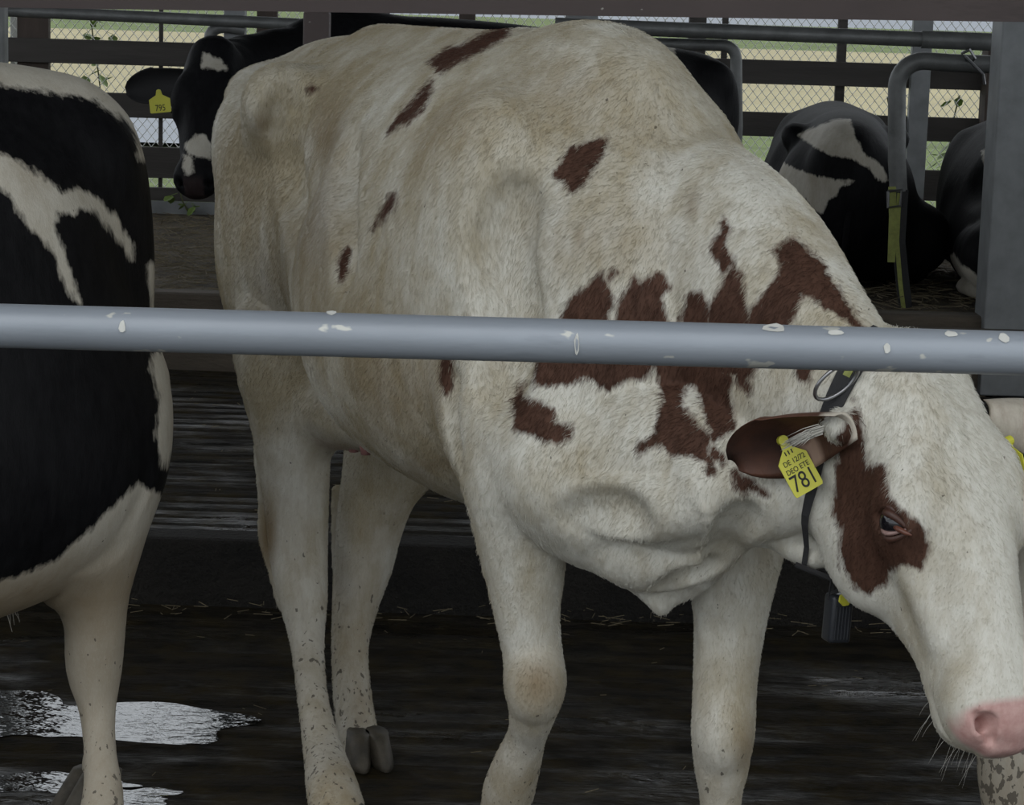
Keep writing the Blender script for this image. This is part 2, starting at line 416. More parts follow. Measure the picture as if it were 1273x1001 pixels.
def fur(V, Q, body, name, mt, n, root, length=.014, seed=1, keep=None, lens=None):
    "short lying coat hair rooted on the skin"
    r = np.random.default_rng(seed); A, B, C, D = [V[Q[:, i]] for i in range(4)]; nn = np.cross(C-A, D-B); ar = np.linalg.norm(nn, axis=1); nn /= ar[:, None]+1e-12
    pk_ = np.zeros(len(V), np.float32); body.data.attributes['pink'].data.foreach_get('value', pk_); ar = ar*(pk_[Q[:, 0]] < .3)
    i = r.choice(len(Q), n, p=ar/ar.sum()); u, v = r.random((n, 1)), r.random((n, 1))
    p = (A[i]*(1-u)+B[i]*u)*(1-v)+(D[i]*(1-u)+C[i]*u)*v; N = nn[i]
    if ((V[Q[:, 0]]-V.mean(0))*nn).sum() < 0: N = -N
    ph = np.stack([np.sin(p@np.array([9, 4, 7.])+1)+np.sin(p@np.array([-5, 13, 17.])), np.sin(p@np.array([6, -9, 11.])), np.sin(p@np.array([15, 8, -6.]))], 1)
    d = np.array([-.42, 0, -.9])+ph*.13+r.normal(size=(n, 3))*.16; d -= N*(d*N).sum(1)[:, None]; d /= np.linalg.norm(d, axis=1)[:, None]+1e-9
    L_ = length*r.uniform(.6, 1.25, (n, 1))*(np.ones(n) if lens is None else lens(p))[:, None]; lift = r.uniform(.04, .16, (n, 1))
    P_ = np.stack([p-N*.001, p+d*L_*.5+N*L_*lift, p+d*L_+N*L_*lift*1.25], 1).reshape(-1, 3)
    h = bpy.data.hair_curves.new(name); h.add_curves([3]*n); h.position_data.foreach_set('vector', P_.astype(np.float32).ravel())
    a = h.attributes.new('radius', 'FLOAT', 'POINT') if 'radius' not in h.attributes else h.attributes['radius']
    a.data.foreach_set('value', np.tile(np.array([.00034, .00027, .00006], np.float32), n))
    for nm in ('patch', 'dirt', 'pink', 'speck', 'tan'):
        src = np.zeros(len(V), np.float32); body.data.attributes[nm].data.foreach_get('value', src)
        b = h.attributes.new(nm, 'FLOAT', 'CURVE'); b.data.foreach_set('value', src[Q[i, 0]])
    h.materials.append(mt); o = bpy.data.objects.new(name, h); COL.objects.link(o); o.parent = root; o['kind'] = 'stuff'; return o

# ---- the red-and-white cow in front
FR = Frame((.125, 3.80), math.atan2(-.918, .395))
def limb(fd, fr, rows, k=.02, sq=None, sub=3):
    fd.chain([fr.L(P(a, b, Y)) for a, b, Y, r in rows], [r/F*Y for a, b, Y, r in rows], k=k, sq=sq, sub=sub)
def main_cow_field():
    fr = FR; L = lambda a, b, Y: fr.L(P(a, b, Y))
    fd = Field([axis((-1.7, .26, .0075), (.26, 1.06, .0042), (1.06, 1.08, .009)), axis((-.48, .08, .0075), (.08, .72, .0042), (.72, .74, .009)), axis((-.02, .46, .0075), (.46, 1.12, .0042), (1.12, 1.53, .0075))])
    # trunk
    st = [(-1.54, .03, 1.22, 1.05, 0, 0), (-1.49, .11, 1.345, .93, 0, 0), (-1.36, .165, 1.40, .84, 0, 0), (-1.15, .205, 1.42, .80, .0, 0), (-.95, .235, 1.425, .76, .02, 0),
          (-.75, .265, 1.42, .71, .10, 0), (-.5, .315, 1.42, .655, .14, 0), (-.25, .325, 1.44, .65, .14, 0), (0, .27, 1.425, .68, .10, 0), (.18, .215, 1.34, .74, .05, 0),
          (.32, .15, 1.22, .80, .0, 0), (.40, .08, 1.10, .9, 0, 0), (.44, .03, 1.05, .95, 0, 0)]
    fd.loft((np.zeros(3), (1, 0, 0), (0, -1, 0), (0, 0, 1)), st, p=2.15)
    return fd, fr
def main_cow():
    fd, fr = main_cow_field(); L = lambda a, b, Y: fr.L(P(a, b, Y)); up = np.array([0, 0, 1.]); lat = np.array([0, 1., 0])
    # withers, spine, pelvis
    fd.ell((-.02, 0, 1.37), (.2, .085, .085), k=.08)
    fd.seg((-.3, 0, 1.405), (-1.0, 0, 1.395), .03, .035, k=.06)
    for s_ in (-1, 1):
        fd.ell((-.95, s_*.225, 1.30), (.07, .05, .055), k=.07)                  # hook bone
        fd.seg((-.95, s_*.22, 1.29), (-1.16, s_*.20, 1.16), .05, .05, k=.08)      # hook to thurl
        fd.ell((-1.40, s_*.11, 1.20), (.06, .05, .06), k=.06)                   # pin bone
        fd.ell((-1.16, s_*.165, 1.0), (.19, .105, .24), k=.1)                     # thigh mass
        fd.ell((-.72, s_*.30, 1.22), (.12, .06, .10), k=.09, mode=-1)           # hunger hollow
        fd.ell((-.03, s_*.20 if s_ < 0 else .12, 1.10 if s_ < 0 else 1.05), (.15, .085, .26), axes=(np.array([.93, 0, -.36]), lat, np.array([.36, 0, .93])), k=.09)  # shoulder blade
        fd.ell((.12, s_*.165, .90), (.11, .075, .15), k=.08)                    # point of shoulder
    fd.ell(L(318, 122, 5.02), (.07, .06, .06), k=.07); fd.ell(L(310, 175, 4.92), (.07, .07, .10), k=.07)
    # neck, from withers and chest to the head
    nk = [(742, 322, 3.86, 191), (822, 362, 3.70, 213), (902, 400, 3.54, 198), (982, 464, 3.38, 156), (1052, 512, 3.27, 119), (1100, 532, 3.22, 104)]
    a, b = L(830, 350, 3.7), L(1052, 505, 3.27); d = (b-a)/np.linalg.norm(b-a); nl = np.cross(d, up); nl /= np.linalg.norm(nl)
    limb(fd, fr, nk, k=.13, sq=(nl, .62), sub=4)
    # throat and brisket
    limb(fd, fr, [(700, 560, 3.60, 110), (780, 565, 3.50, 118), (855, 580, 3.42, 112), (935, 585, 3.35, 92), (1000, 600, 3.28, 60)], k=.12, sq=(nl, .8))
    limb(fd, fr, [(735, 635, 3.53, 58), (795, 672, 3.48, 62), (850, 680, 3.43, 50), (910, 648, 3.39, 40)], k=.07)
    limb(fd, fr, [(800, 712, 3.50, 26), (818, 742, 3.49, 16), (822, 758, 3.49, 8)], k=.02)
    limb(fd, fr, [(838, 742, 3.5, 10), (872, 722, 3.46, 13), (912, 680, 3.42, 13), (945, 655, 3.4, 12)], k=.02)  # fold of the dewlap
    limb(fd, fr, [(740, 690, 3.62, 8), (775, 712, 3.58, 12), (815, 735, 3.54, 12)], k=.02)
    limb(fd, fr, [(885, 690, 3.42, 12), (905, 655, 3.38, 16), (892, 610, 3.38, 12)], k=.04)
    limb(fd, fr, [(955, 640, 3.38, 30), (990, 672, 3.33, 26), (1015, 690, 3.28, 18)], k=.03)
    fd.ell(L(640, 500, 3.82), (.13, .09, .15), k=.035)                           # triceps
    # forelegs
    rf = [(648, 500, 3.66, 82), (642, 570, 3.595, 74), (645, 635, 3.585, 59), (652, 700, 3.60, 51), (655, 760, 3.61, 41), (661, 805, 3.615, 37), (666, 850, 3.61, 37), (662, 885, 3.62, 29), (655, 915, 3.66, 24), (643, 950, 3.70, 29), (632, 985, 3.74, 32), (625, 1020, 3.78, 28), (622, 1045, 3.79, 28)]
    limb(fd, fr, rf, k=.075)
    fd.ell(L(664, 852, 3.585), (.042, .042, .055), k=.02)
    fd.ell(L(655, 690, 3.66), (.055, .05, .10), k=.03)
    limb(fd, fr, [(597, 610, 3.74, 20), (609, 680, 3.71, 16), (625, 760, 3.68, 12)], k=.03)
    lf = [(930, 560, 3.70, 66), (925, 640, 3.64, 60), (918, 700, 3.61, 52), (908, 770, 3.60, 45), (902, 840, 3.585, 40), (899, 905, 3.575, 39), (897, 950, 3.58, 34), (896, 990, 3.59, 26), (895, 1060, 3.6, 24), (896, 1130, 3.6, 28), (902, 1165, 3.58, 30), (904, 1185, 3.57, 32)]
    limb(fd, fr, lf, k=.035)
    fd.ell(L(899, 912, 3.55), (.04, .04, .055), k=.02)
    limb(fd, fr, [(892, 720, 3.57, 22), (884, 790, 3.57, 16), (884, 850, 3.57, 10)], k=.05)
    # flesh that carries the shoulder into the leg and brisket, then the folds on it
    fd.skinline(fr, [(690, 590, 52, 38), (740, 615, 50, 34), (800, 625, 50, 34), (860, 620, 46, 34), (920, 600, 40, 34)], k=.09, sub=4)
    fd.skinline(fr, [(712, 650, 8, 3), (745, 640, 9, 2), (785, 645, 8, 3)], k=.05, mode=-1)
    fd.skinline(fr, [(862, 590, 9, 6), (878, 630, 11, 4), (884, 668, 12, 4), (872, 700, 9, 5)], k=.035)
    fd.skinline(fr, [(925, 640, 10, 4), (905, 668, 10, 4), (892, 700, 7, 5)], k=.035, mode=-1)
    fd.skinline(fr, [(880, 700, 7, 2), (845, 722, 9, 2), (820, 735, 6, 4)], k=.02, mode=-1)
    fd.skinline(fr, [(640, 250, 10, 9), (622, 320, 11, 8), (640, 400, 10, 8), (625, 480, 8, 8)], k=.07, mode=-1)
    fd.skinline(fr, [(362, 120, 12, 6), (356, 200, 13, 5), (362, 300, 12, 6)], k=.06, mode=-1)
    fd.skinline(fr, [(430, 190, 12, 6), (424, 260, 13, 5), (430, 330, 12, 6)], k=.06, mode=-1)
    fd.skinline(fr, [(565, 470, 6, 4), (560, 530, 7, 3), (567, 580, 6, 4)], k=.03, mode=-1)
    # near hind leg
    rh = [(345, 180, 4.86, 60), (347, 280, 4.80, 60), (350, 370, 4.74, 58), (351, 440, 4.67, 60), (361, 520, 4.63, 50), (366, 580, 4.63, 44), (369, 640, 4.63, 39), (371, 690, 4.62, 36), (377, 745, 4.58, 30), (382, 800, 4.54, 21), (389, 870, 4.43, 19), (402, 935, 4.33, 25), (414, 985, 4.19, 33), (422, 1020, 4.13, 35)]
    limb(fd, fr, rh, k=.05)
    limb(fd, fr, [(335, 560, 4.72, 20), (335, 620, 4.73, 14), (334, 665, 4.73, 13), (344, 700, 4.70, 13), (358, 750, 4.63, 14)], k=.025)
    # thigh front, stifle and flank fold
    limb(fd, fr, [(385, 140, 4.60, 30), (398, 230, 4.56, 24), (400, 330, 4.52, 28), (398, 420, 4.50, 26)], k=.07)
    limb(fd, fr, [(415, 430, 4.48, 10), (455, 490, 4.40, 8), (497, 553, 4.33, 8)], k=.04)
    # far hind leg
    lh = [(520, 480, 4.86, 74), (500, 540, 4.84, 70), (474, 600, 4.82, 50), (460, 650, 4.82, 42), (452, 700, 4.82, 37), (442, 750, 4.80, 29), (435, 805, 4.77, 23), (438, 865, 4.72, 24), (446, 920, 4.67, 26), (454, 952, 4.625, 27)]
    limb(fd, fr, lh, k=.04)
    limb(fd, fr, [(420, 610, 4.86, 8), (421, 680, 4.87, 9), (424, 735, 4.85, 9)], k=.015)
    # udder
    fd.ell(L(432, 500, 4.62), (.13, .12, .085), k=.05)
    fd.ell(L(462, 520, 4.55), (.10, .10, .06), k=.04)
    # head
    po, mu = fr.L(P(1148, 452, 3.22)), fr.L(P(1262, 912, 2.98))
    A = mu-po; N = fr.D(np.array([.50, -.866, .25]))
    A, B, N, g = add_head(fd, po, A, N, np.linalg.norm(A)/.52)
    limb(fd, fr, [(1085, 538, 3.20, 30), (1060, 532, 3.165, 27), (1040, 530, 3.14, 18)], k=.05)
    return fd, fr, g, (A, B, N), po

# ---- hides
def coat(name, spot, fair=(.66, .645, .575), fair2=(.39, .335, .225), speck=0.0, spot2=None):
    m, t, b = mat(name); L_ = t.links.new
    at = nd(t, 'ShaderNodeAttribute', attribute_name='patch'); dirt = nd(t, 'ShaderNodeAttribute', attribute_name='dirt'); pink = nd(t, 'ShaderNodeAttribute', attribute_name='pink')
    big = noise(t, 3.2, 5, .6); mid = noise(t, 13, 5, .65, stretch=(1, 1, .45)); hair = noise(t, 120, 4, .7, stretch=(.5, .5, .16)); fine = noise(t, 420, 3, .7, stretch=(1, 1, .3))
    tooth = noise(t, 62, 4, .7, stretch=(.9, .9, .28)); blot = noise(t, 26, 4, .6)
    # fair hair: cream drifting to straw, darker where hair parts
    tan = nd(t, 'ShaderNodeAttribute', attribute_name='tan')
    w = math_(t, 'ADD', math_(t, 'ADD', math_(t, 'MULTIPLY', big, .55), math_(t, 'MULTIPLY', mid, .45)), math_(t, 'MULTIPLY', math_(t, 'SUBTRACT', .5, tan.outputs['Fac']), .12))
    c = ramp(t, w, [(.38, fair2), (.47, tuple(.42*p+.58*q for p, q in zip(fair, fair2))), (.57, fair)])
    c = mixc(t, math_(t, 'MULTIPLY', math_(t, 'SUBTRACT', hair, .42, clamp=True), 1.1), c, (.33, .28, .20))
    c = mixc(t, math_(t, 'MULTIPLY', math_(t, 'SUBTRACT', fine, .5, clamp=True), .9), c, (.75, .72, .64))
    # dirt
    dm = math_(t, 'MULTIPLY', dirt.outputs['Fac'], math_(t, 'MULTIPLY', math_(t, 'ADD', mid, .35), 1.2), clamp=True)
    c = mixc(t, dm, c, (.20, .135, .06))
    sk = noise(t, 95, 2, .5, stretch=(1, 1, .6)); g2 = nd(t, 'ShaderNodeAttribute', attribute_name='speck')
    c = mixc(t, math_(t, 'MULTIPLY', math_(t, 'GREATER_THAN', math_(t, 'ADD', math_(t, 'MULTIPLY', g2.outputs['Fac'], .16), sk), .755), .75), c, (.05, .04, .03))
    # markings
    d = math_(t, 'ADD', at.outputs['Fac'], math_(t, 'MULTIPLY', math_(t, 'SUBTRACT', tooth, .5), .026))
    d = math_(t, 'ADD', d, math_(t, 'MULTIPLY', math_(t, 'SUBTRACT', blot, .5), .014))
    mk = ramp(t, math_(t, 'ADD', math_(t, 'MULTIPLY', d, 90), .5, clamp=True), [(.1, 0.0), (.9, 1.0)])
    s2 = spot2 or tuple(v*1.7 for v in spot)
    sc = ramp(t, math_(t, 'ADD', math_(t, 'MULTIPLY', big, .4), math_(t, 'MULTIPLY', hair, .6)), [(.38, spot), (.62, s2)])
    c = mixc(t, mk, c, sc)
    c = mixc(t, pink.outputs['Fac'], c, ramp(t, noise(t, 60, 4, .6), [(.3, (.46, .26, .235)), (.7, (.60, .39, .355))]))
    L_(math_(t, 'MULTIPLY_ADD', mk, -.2, .3), b.inputs['Specular IOR Level'])
    L_(c, b.inputs['Base Color'])
    rg = mixc(t, pink.outputs['Fac'], (.62, .62, .62), (.4, .4, .4)); L_(rg, b.inputs['Roughness'])
    b.inputs['Sheen Weight'].default_value = .0
    h = math_(t, 'ADD', math_(t, 'MULTIPLY', hair, .7), math_(t, 'ADD', math_(t, 'MULTIPLY', fine, .25), math_(t, 'MULTIPLY', mid, 1.2)))
    bump(t, b, h, .38, .006)
    return m
def gauss(V, c, r): return np.exp(-(((V-np.asarray(c))/np.asarray(r))**2).sum(1))
def zm(pts, x0, y0, k): return [(x0+a/k, y0+b/k) for a, b in pts]
M_RED = coat('red and cream hide', (.056, .029, .020))
M_EYE, _t, _b = mat('wet dark eye'); _b.inputs['Base Color'].default_value = (.008, .007, .009, 1); _b.inputs['Roughness'].default_value = .08; _b.inputs['Specular IOR Level'].default_value = .7
M_LID = simple('pink grey eyelid', (.30, .19, .17), .35, var=.1, scale=60)
M_LIDD = simple('dark brown eyelid', (.07, .03, .02), .5, var=.1, scale=60)
M_CORNER = simple('orange pink eye corner', (.15, .058, .038), .35, var=.1, scale=60)
M_HOOF = simple('dirty grey horn', (.10, .085, .062), .6, var=.3, scale=30, bstr=.4)
M_TAG = simple('yellow tag plastic', (.62, .60, .06), .4, var=.04, scale=20, bstr=.05)
M_INK = simple('black tag ink', (.012, .012, .012), .6, bstr=0)
M_WEB = simple('black webbing', (.03, .03, .032), .75, var=.1, scale=90, bstr=.4)
M_WEBY = simple('lime stripe of the collar', (.34, .37, .10), .7, var=.15, scale=60)
M_STEEL = simple('dull ring steel', (.35, .35, .36), .3, .9, scale=20)
M_BOX = simple('black transponder casing', (.025, .028, .034), .35, var=.1, scale=20, bstr=.1)
M_LIP = simple('white whisker hair', (.6, .58, .52), .6)

M_TEAT = simple('pink teat skin', (.42, .20, .19), .5, var=.1, scale=50)
def ear_mat(name, brown=True):
    m, t, b = mat(name); al = nd(t, 'ShaderNodeAttribute', attribute_name='along'); ac = nd(t, 'ShaderNodeAttribute', attribute_name='across'); n = noise(t, 60, 5, .7, stretch=(1, 1, .5)); n2 = noise(t, 14, 3)
    if brown:
        c = ramp(t, n2, [(.35, (.045, .021, .015)), (.65, (.12, .050, .030))])
        # pale strip of skin along the lower part of the opening
        w = math_(t, 'ADD', ac.outputs['Fac'], math_(t, 'MULTIPLY', n, .5)); lo = ramp(t, al.outputs['Fac'], [(.36, 0.0), (.42, 1.0), (.58, 1.0), (.66, 0.0)])
        c = mixc(t, math_(t, 'MULTIPLY', lo, ramp(t, w, [(.55, 0.0), (.75, 1.0)])), c, (.34, .23, .18))
        c = mixc(t, ramp(t, math_(t, 'ADD', al.outputs['Fac'], math_(t, 'MULTIPLY', n, .1)), [(.10, 1.0), (.17, 0.0)]), c, (.55, .50, .42))
    else: c = ramp(t, n, [(.3, (.38, .33, .27)), (.7, (.55, .51, .43))])
    t.links.new(c, b.inputs['Base Color']); b.inputs['Roughness'].default_value = .6; bump(t, b, noise(t, 300, 3, .6, stretch=(1, 1, .4)), .3, .003); return m
M_EAR = ear_mat('brown ear hide'); M_EAR2 = ear_mat('pale ear hide', False)
def text_mesh(body, size, depth=.0006, font=None):
    cu = bpy.data.curves.new('ink', 'FONT'); cu.body = body; cu.size = size; cu.extrude = depth; cu.align_x = 'CENTER'; cu.align_y = 'CENTER'
    o = bpy.data.objects.new('ink', cu); COL.objects.link(o); dg = bpy.context.evaluated_depsgraph_get()
    me = bpy.data.meshes.new_from_object(o.evaluated_get(dg)); bpy.data.objects.remove(o)
    v = [x.co[:] for x in me.vertices]; f = [list(p.vertices) for p in me.polygons]; return v, f
def put_tag(root, org, down, face, size, number, lines, label):
    "pentagon ear tag hanging from org"
    down = down/np.linalg.norm(down); face = face-down*face.dot(down); face /= np.linalg.norm(face); rt = np.cross(face, down)*-1
    rt = np.cross(face, down)*1.0; rt = -np.cross(down, face)*-1.0; rt = np.cross(face, down)*-1.0 if False else np.cross(face, down); w, h = size
    ol = [(-.10, 0), (.10, 0), (.16, .22), (.5, .40), (.5, .96), (.46, 1), (-.46, 1), (-.5, .96), (-.5, .40), (-.16, .22)]
    T = lambda x, y, z: org+rt*x*w+down*y*h+face*z
    v = [T(x, y, 0) for x, y in ol]+[T(x, y, .0018) for x, y in ol]; n = len(ol)
    m = MB(); m.add(v, [tuple(range(n))[::-1], tuple(range(n, 2*n))]+[(i, (i+1) % n, n+(i+1) % n, n+i) for i in range(n)])
    m.tube([T(0, .07, -.004), T(0, .07, .006)], .007, 12)
    o = mesh_obj('ear_tag', m.v, m.f, M_TAG, root, False); tag(o, label)
    up = -down
    def ink(s, size_, cx, cy, sx=1.0, nm='tag_number', rot=0):
        tv, tf = text_mesh(s, size_)
        q = MB(); q.add([T(cx, cy, .0022)+rt*(a*sx)+up*b+face*(c*.6) for a, b, c in tv], tf); return q
    q = ink(number, h*.40, 0, .80, .78); mesh_obj('tag_number', q.v, q.f, M_INK, o, False)
    if lines:
        q = MB()
        for s_, sz, cx, cy in lines:
            e = ink(s_, h*sz, cx, cy, .85); q.add(e.v, e.f)
        mesh_obj('tag_small_print', q.v, q.f, M_INK, o, False)
    return o
def make_eye(root, g, side, sc, fancy=True):
    c = g(side*.1035, .224, -.010); bm = bmesh.new(); bmesh.ops.create_uvsphere(bm, u_segments=28, v_segments=18, radius=.0218*sc)
    v = [tuple(c+np.array(x.co[:])) for x in bm.verts]; bm.verts.index_update(); f = [[x.index for x in q.verts] for q in bm.faces]; bm.free()
    e = mesh_obj('eye', v, f, M_EYE, root, True); tag(e, 'dark glossy eye')
    if fancy:
        E = lambda l, w, out: g(side*out, .224+.5*l-.866*w, -.010+.866*l+.5*w)   # l along the lid line toward the nose, w up
        def lid(nm, sg, mt_, r, ap, out0, L0=.019, L1=.026):
            pts, rr = [], []
            for i in range(17):
                q = i/16; l = -L0+(L0+L1)*q; h = math.sin(math.pi*q)
                pts.append(E(l, sg*ap*h**.8-.004*q, out0-.014*(1-h)-(.004 if q > .6 else 0)*(q-.6))); rr.append(r*sc*(.45+.55*h))
            m = MB(); m.tube(pts, rr, 9); return mesh_obj(nm, m.v, m.f, mt_, root, True)
        lid('upper_eyelid', 1, M_LIDD, .0060, .0150, .1205); lid('lower_eyelid', -1, M_LID, .0032, .0115, .1225)
        lid('eyelid_fold', -1, M_LIDD, .0052, .0190, .1165, .024, .030); lid('eyelid_fold', 1, M_LIDD, .005, .0225, .116, .024, .022)
        m = MB(); m.tube([E(.012, -.003, .1165), E(.022, -.005, .1155), E(.032, -.008, .112), E(.039, -.010, .107)], [.003, .0040*sc, .0032*sc, .001], 9)
        mesh_obj('tear_corner', m.v, m.f, M_CORNER, root, True)
    return e
def hoof(root, c, fwd, r, h, z0=None, mt_=None):
    "two claws around local point c (centre of the coronet)"
    fwd = np.array([fwd[0], fwd[1], 0.0]); fwd /= np.linalg.norm(fwd); sd = np.array([-fwd[1], fwd[0], 0]); m = MB(); dn = np.array([0, 0, -1.0])
    for s_ in (-1, 1):
        N_ = 14; rings = []
        for q, (k, ff) in enumerate(((0, 0), (.35, .25), (.8, .55), (1, .6))):
            rings.append([c+dn*h*k+sd*s_*(r*.38+.08*r*k)+fwd*(r*ff*.9)+sd*math.cos(w)*r*(.44+.08*k)*(1-.35*k*max(0, math.sin(w)))+fwd*math.sin(w)*r*(.8+.45*k) for w in [2*math.pi*i/N_ for i in range(N_)]])
        v = [p for rg_ in rings for p in rg_]; f = [(i*N_+k, i*N_+(k+1) % N_, (i+1)*N_+(k+1) % N_, (i+1)*N_+k) for i in range(3) for k in range(N_)]
        f += [tuple(range(N_))[::-1], tuple(3*N_+k for k in range(N_))]; m.add(v, f)
    return mesh_obj('hoof', m.v, m.f, mt_ or M_HOOF, root, True)

def finish_main():
    fd, fr, g, (A, B, N), po = main_cow(); sc = np.linalg.norm(A) and 1.0
    root = empty('cow', tuple(fr.O), 'red-and-white cow walking forward behind the front rail, head lowered, yellow tag 781', 'cow'); root.rotation_euler[2] = fr.a
    o, V, Q = body_obj(fd, 'body', M_RED, root, 2)
    pt = Paint(V, Q, fr); val = np.full(len(V), -.3)
    k, X, Y = 2.859, 640, 270
    for poly in ([(985, 88), (1050, 125), (1110, 200), (1165, 285), (1250, 420), (1150, 345), (1110, 320), (1060, 265), (1025, 265), (1000, 320), (975, 375), (950, 500), (820, 500), (830, 350), (870, 310), (930, 215), (960, 170), (930, 120)],
        [(780, 165), (815, 270), (830, 350), (820, 560), (690, 560), (690, 320), (740, 260), (770, 210)], [(745, 20), (760, 40), (745, 110), (775, 150), (745, 190), (725, 150), (700, 120), (715, 80)],
        [(620, 280), (650, 270), (690, 310), (690, 390), (590, 375), (620, 320)], [(515, 200), (540, 250), (510, 290), (535, 330), (545, 500), (330, 500), (385, 300), (425, 215), (440, 240)],
        [(305, 200), (330, 260), (345, 290), (320, 350), (340, 480), (150, 480), (175, 345), (210, 290), (270, 240)], [(350, 185), (372, 195), (350, 225), (325, 225)],
        [(95, 440), (75, 590), (130, 585), (200, 580), (250, 560), (330, 610), (400, 575), (460, 560), (490, 520), (500, 440)],
        [(500, 460), (510, 535), (520, 600), (535, 650), (515, 700), (500, 770), (440, 820), (450, 838), (520, 800), (560, 840), (640, 850), (680, 870), (690, 910), (712, 915), (700, 870), (680, 830), (690, 790), (740, 780), (775, 750), (770, 680), (760, 610), (780, 570), (720, 540), (720, 460)],
        [(775, 500), (860, 520), (825, 580), (835, 625), (815, 620), (790, 590)], [(40, 590), (30, 640), (45, 650), (80, 660), (130, 690), (140, 730), (200, 740), (195, 780), (170, 800), (110, 790), (60, 765), (0, 750), (0, 650), (15, 620)],
        [(705, 830), (745, 850), (740, 880), (715, 855)], [(780, 905), (830, 930), (900, 990), (830, 960), (820, 985), (785, 960)], [(1000, 500), (1060, 530), (1050, 580), (1015, 575)]):
        pt.patch(val, zm(poly, X, Y, k))
    for poly in ([(625, 610), (645, 650), (668, 700), (685, 755), (660, 730), (600, 660)],): pt.patch(val, zm(poly, X, Y, k), sign=-1)
    pt.patch(val, zm([(640, 205), (655, 300), (672, 360), (680, 460), (745, 450), (755, 500), (760, 560), (800, 600), (830, 650), (860, 665), (905, 700), (912, 770), (885, 830), (810, 810), (770, 840), (760, 880), (690, 925), (650, 900), (600, 830), (585, 740), (595, 690), (570, 620), (575, 540), (580, 480), (575, 400), (590, 340), (620, 290)], 850, 430, 3.009), nmin=.3)
    k = 3.031
    for poly in ([(710, 95), (690, 140), (600, 190), (500, 240), (450, 268), (430, 250), (412, 240), (470, 190), (540, 175), (620, 130)], [(415, 310), (405, 370), (365, 420), (310, 468), (300, 450), (255, 497), (290, 440), (350, 380)],
        [(1075, 520), (1065, 580), (1010, 630), (990, 680), (940, 725), (922, 700), (935, 670), (880, 670), (880, 640), (910, 600), (940, 570), (1000, 540)], [(275, 730), (265, 780), (220, 850), (195, 865), (215, 820), (250, 750)], [(105, 940), (98, 1000), (80, 1060), (70, 1000), (90, 950)]):
        pt.patch(val, zm(poly, 400, 0, k))
    pt.patch(val, zm([(458, 60), (487, 60), (485, 250), (465, 270), (452, 240)], 400, 400, k)); pt.patch(val, [(383, 112), (388, 108), (393, 110), (386, 115)])
    attr(o, 'patch', val)
    T_ = V-po; hd_ = np.clip((T_@A/np.linalg.norm(A)+.1)/.15, 0, 1)*np.clip((.35-np.linalg.norm(T_-A*((T_@A)/(A@A))[:, None], axis=1))/.1, 0, 1); tan = np.clip(.95-.75*np.clip((V[:, 0]+.05)/.35, 0, 1), 0, 1)*np.clip((V[:, 2]-.15)/.5, .35, 1); attr(o, 'tan', tan*(1-hd_))
    L = lambda a, b, Y_: fr.L(P(a, b, Y_)); dirt = np.zeros(len(V))
    for (a, b, ra, rb, w) in ((668, 850, 26, 28, .75), (395, 250, 30, 90, .42), (410, 170, 20, 40, .45), (350, 350, 60, 50, .3), (305, 230, 30, 60, .22), (332, 665, 10, 40, .9), (925, 930, 14, 30, .6), (700, 110, 60, 30, .22), (860, 255, 8, 20, .5), (720, 295, 8, 16, .5), (325, 155, 8, 12, .5),
        (490, 480, 90, 60, .35), (540, 580, 30, 14, .4), (700, 130, 40, 50, .2), (760, 300, 90, 40, .22), (560, 150, 40, 40, .2), (446, 890, 20, 60, .5), (456, 960, 20, 20, .8), (400, 960, 20, 40, .3), (1110, 790, 30, 20, .15), (930, 150, 30, 40, .2), (790, 160, 50, 60, .12)):
        h = pt.drop(a, b)
        if h[0] is None: continue
        tv = h[0]-pt.o; D = np.linalg.norm(tv); tv /= D; e1 = np.cross(tv, (0, 0, 1.)); e1 /= np.linalg.norm(e1); e2 = np.cross(e1, tv); W_ = V-h[0]
        sx, sy = ra/F*D*1.3, rb/F*D*1.3; g_ = np.exp(-((W_@e1)/sx)**2-((W_@e2)/sy)**2)*(np.abs(W_@tv) < .15); dirt = np.maximum(dirt, w*g_)
    dirt = np.maximum(dirt, .3*np.clip((.62-V[:, 2])/.4, 0, 1)*(V[:, 0] < .45)); attr(o, 'dirt', dirt)
    T = V-po; a_, b_, n_ = T@A, T@B, T@N; isH = (np.abs(b_) < .2) & (a_ > .25) & (a_ < .7)
    pk = np.clip((a_-.468-.25*np.maximum(np.abs(b_)-.055, 0))/.010, 0, 1)*np.clip((n_+.045)/.012, 0, 1)*np.clip((.078-np.abs(b_))/.01, 0, 1)*isH
    tc_ = L(455, 545, 4.5); pk = np.maximum(pk, np.clip(1.3*gauss(V, L(455, 540, 4.6), (.09, .09, .03))-.2, 0, .6)); attr(o, 'pink', pk)
    leg = np.clip((.52-V[:, 2])/.4, 0, 1)*(V[:, 0] < .45); attr(o, 'speck', leg*.8)
    # eyes, ears, tags
    make_eye(o, g, 1, 1.0); make_eye(o, g, -1, 1.0)
    accessories(root, fr, g, (A, B, N), po, pt)
    return root, o, fd, fr, g, (A, B, N), po, pt
def ray_out(pt, c, d):
    "farthest skin point from c along d, local frame"
    h = pt.bvh.ray_cast(Vector(c+d*.7), Vector(-d), .7); return np.array(h[0]) if h[0] is not None else c+d*.15
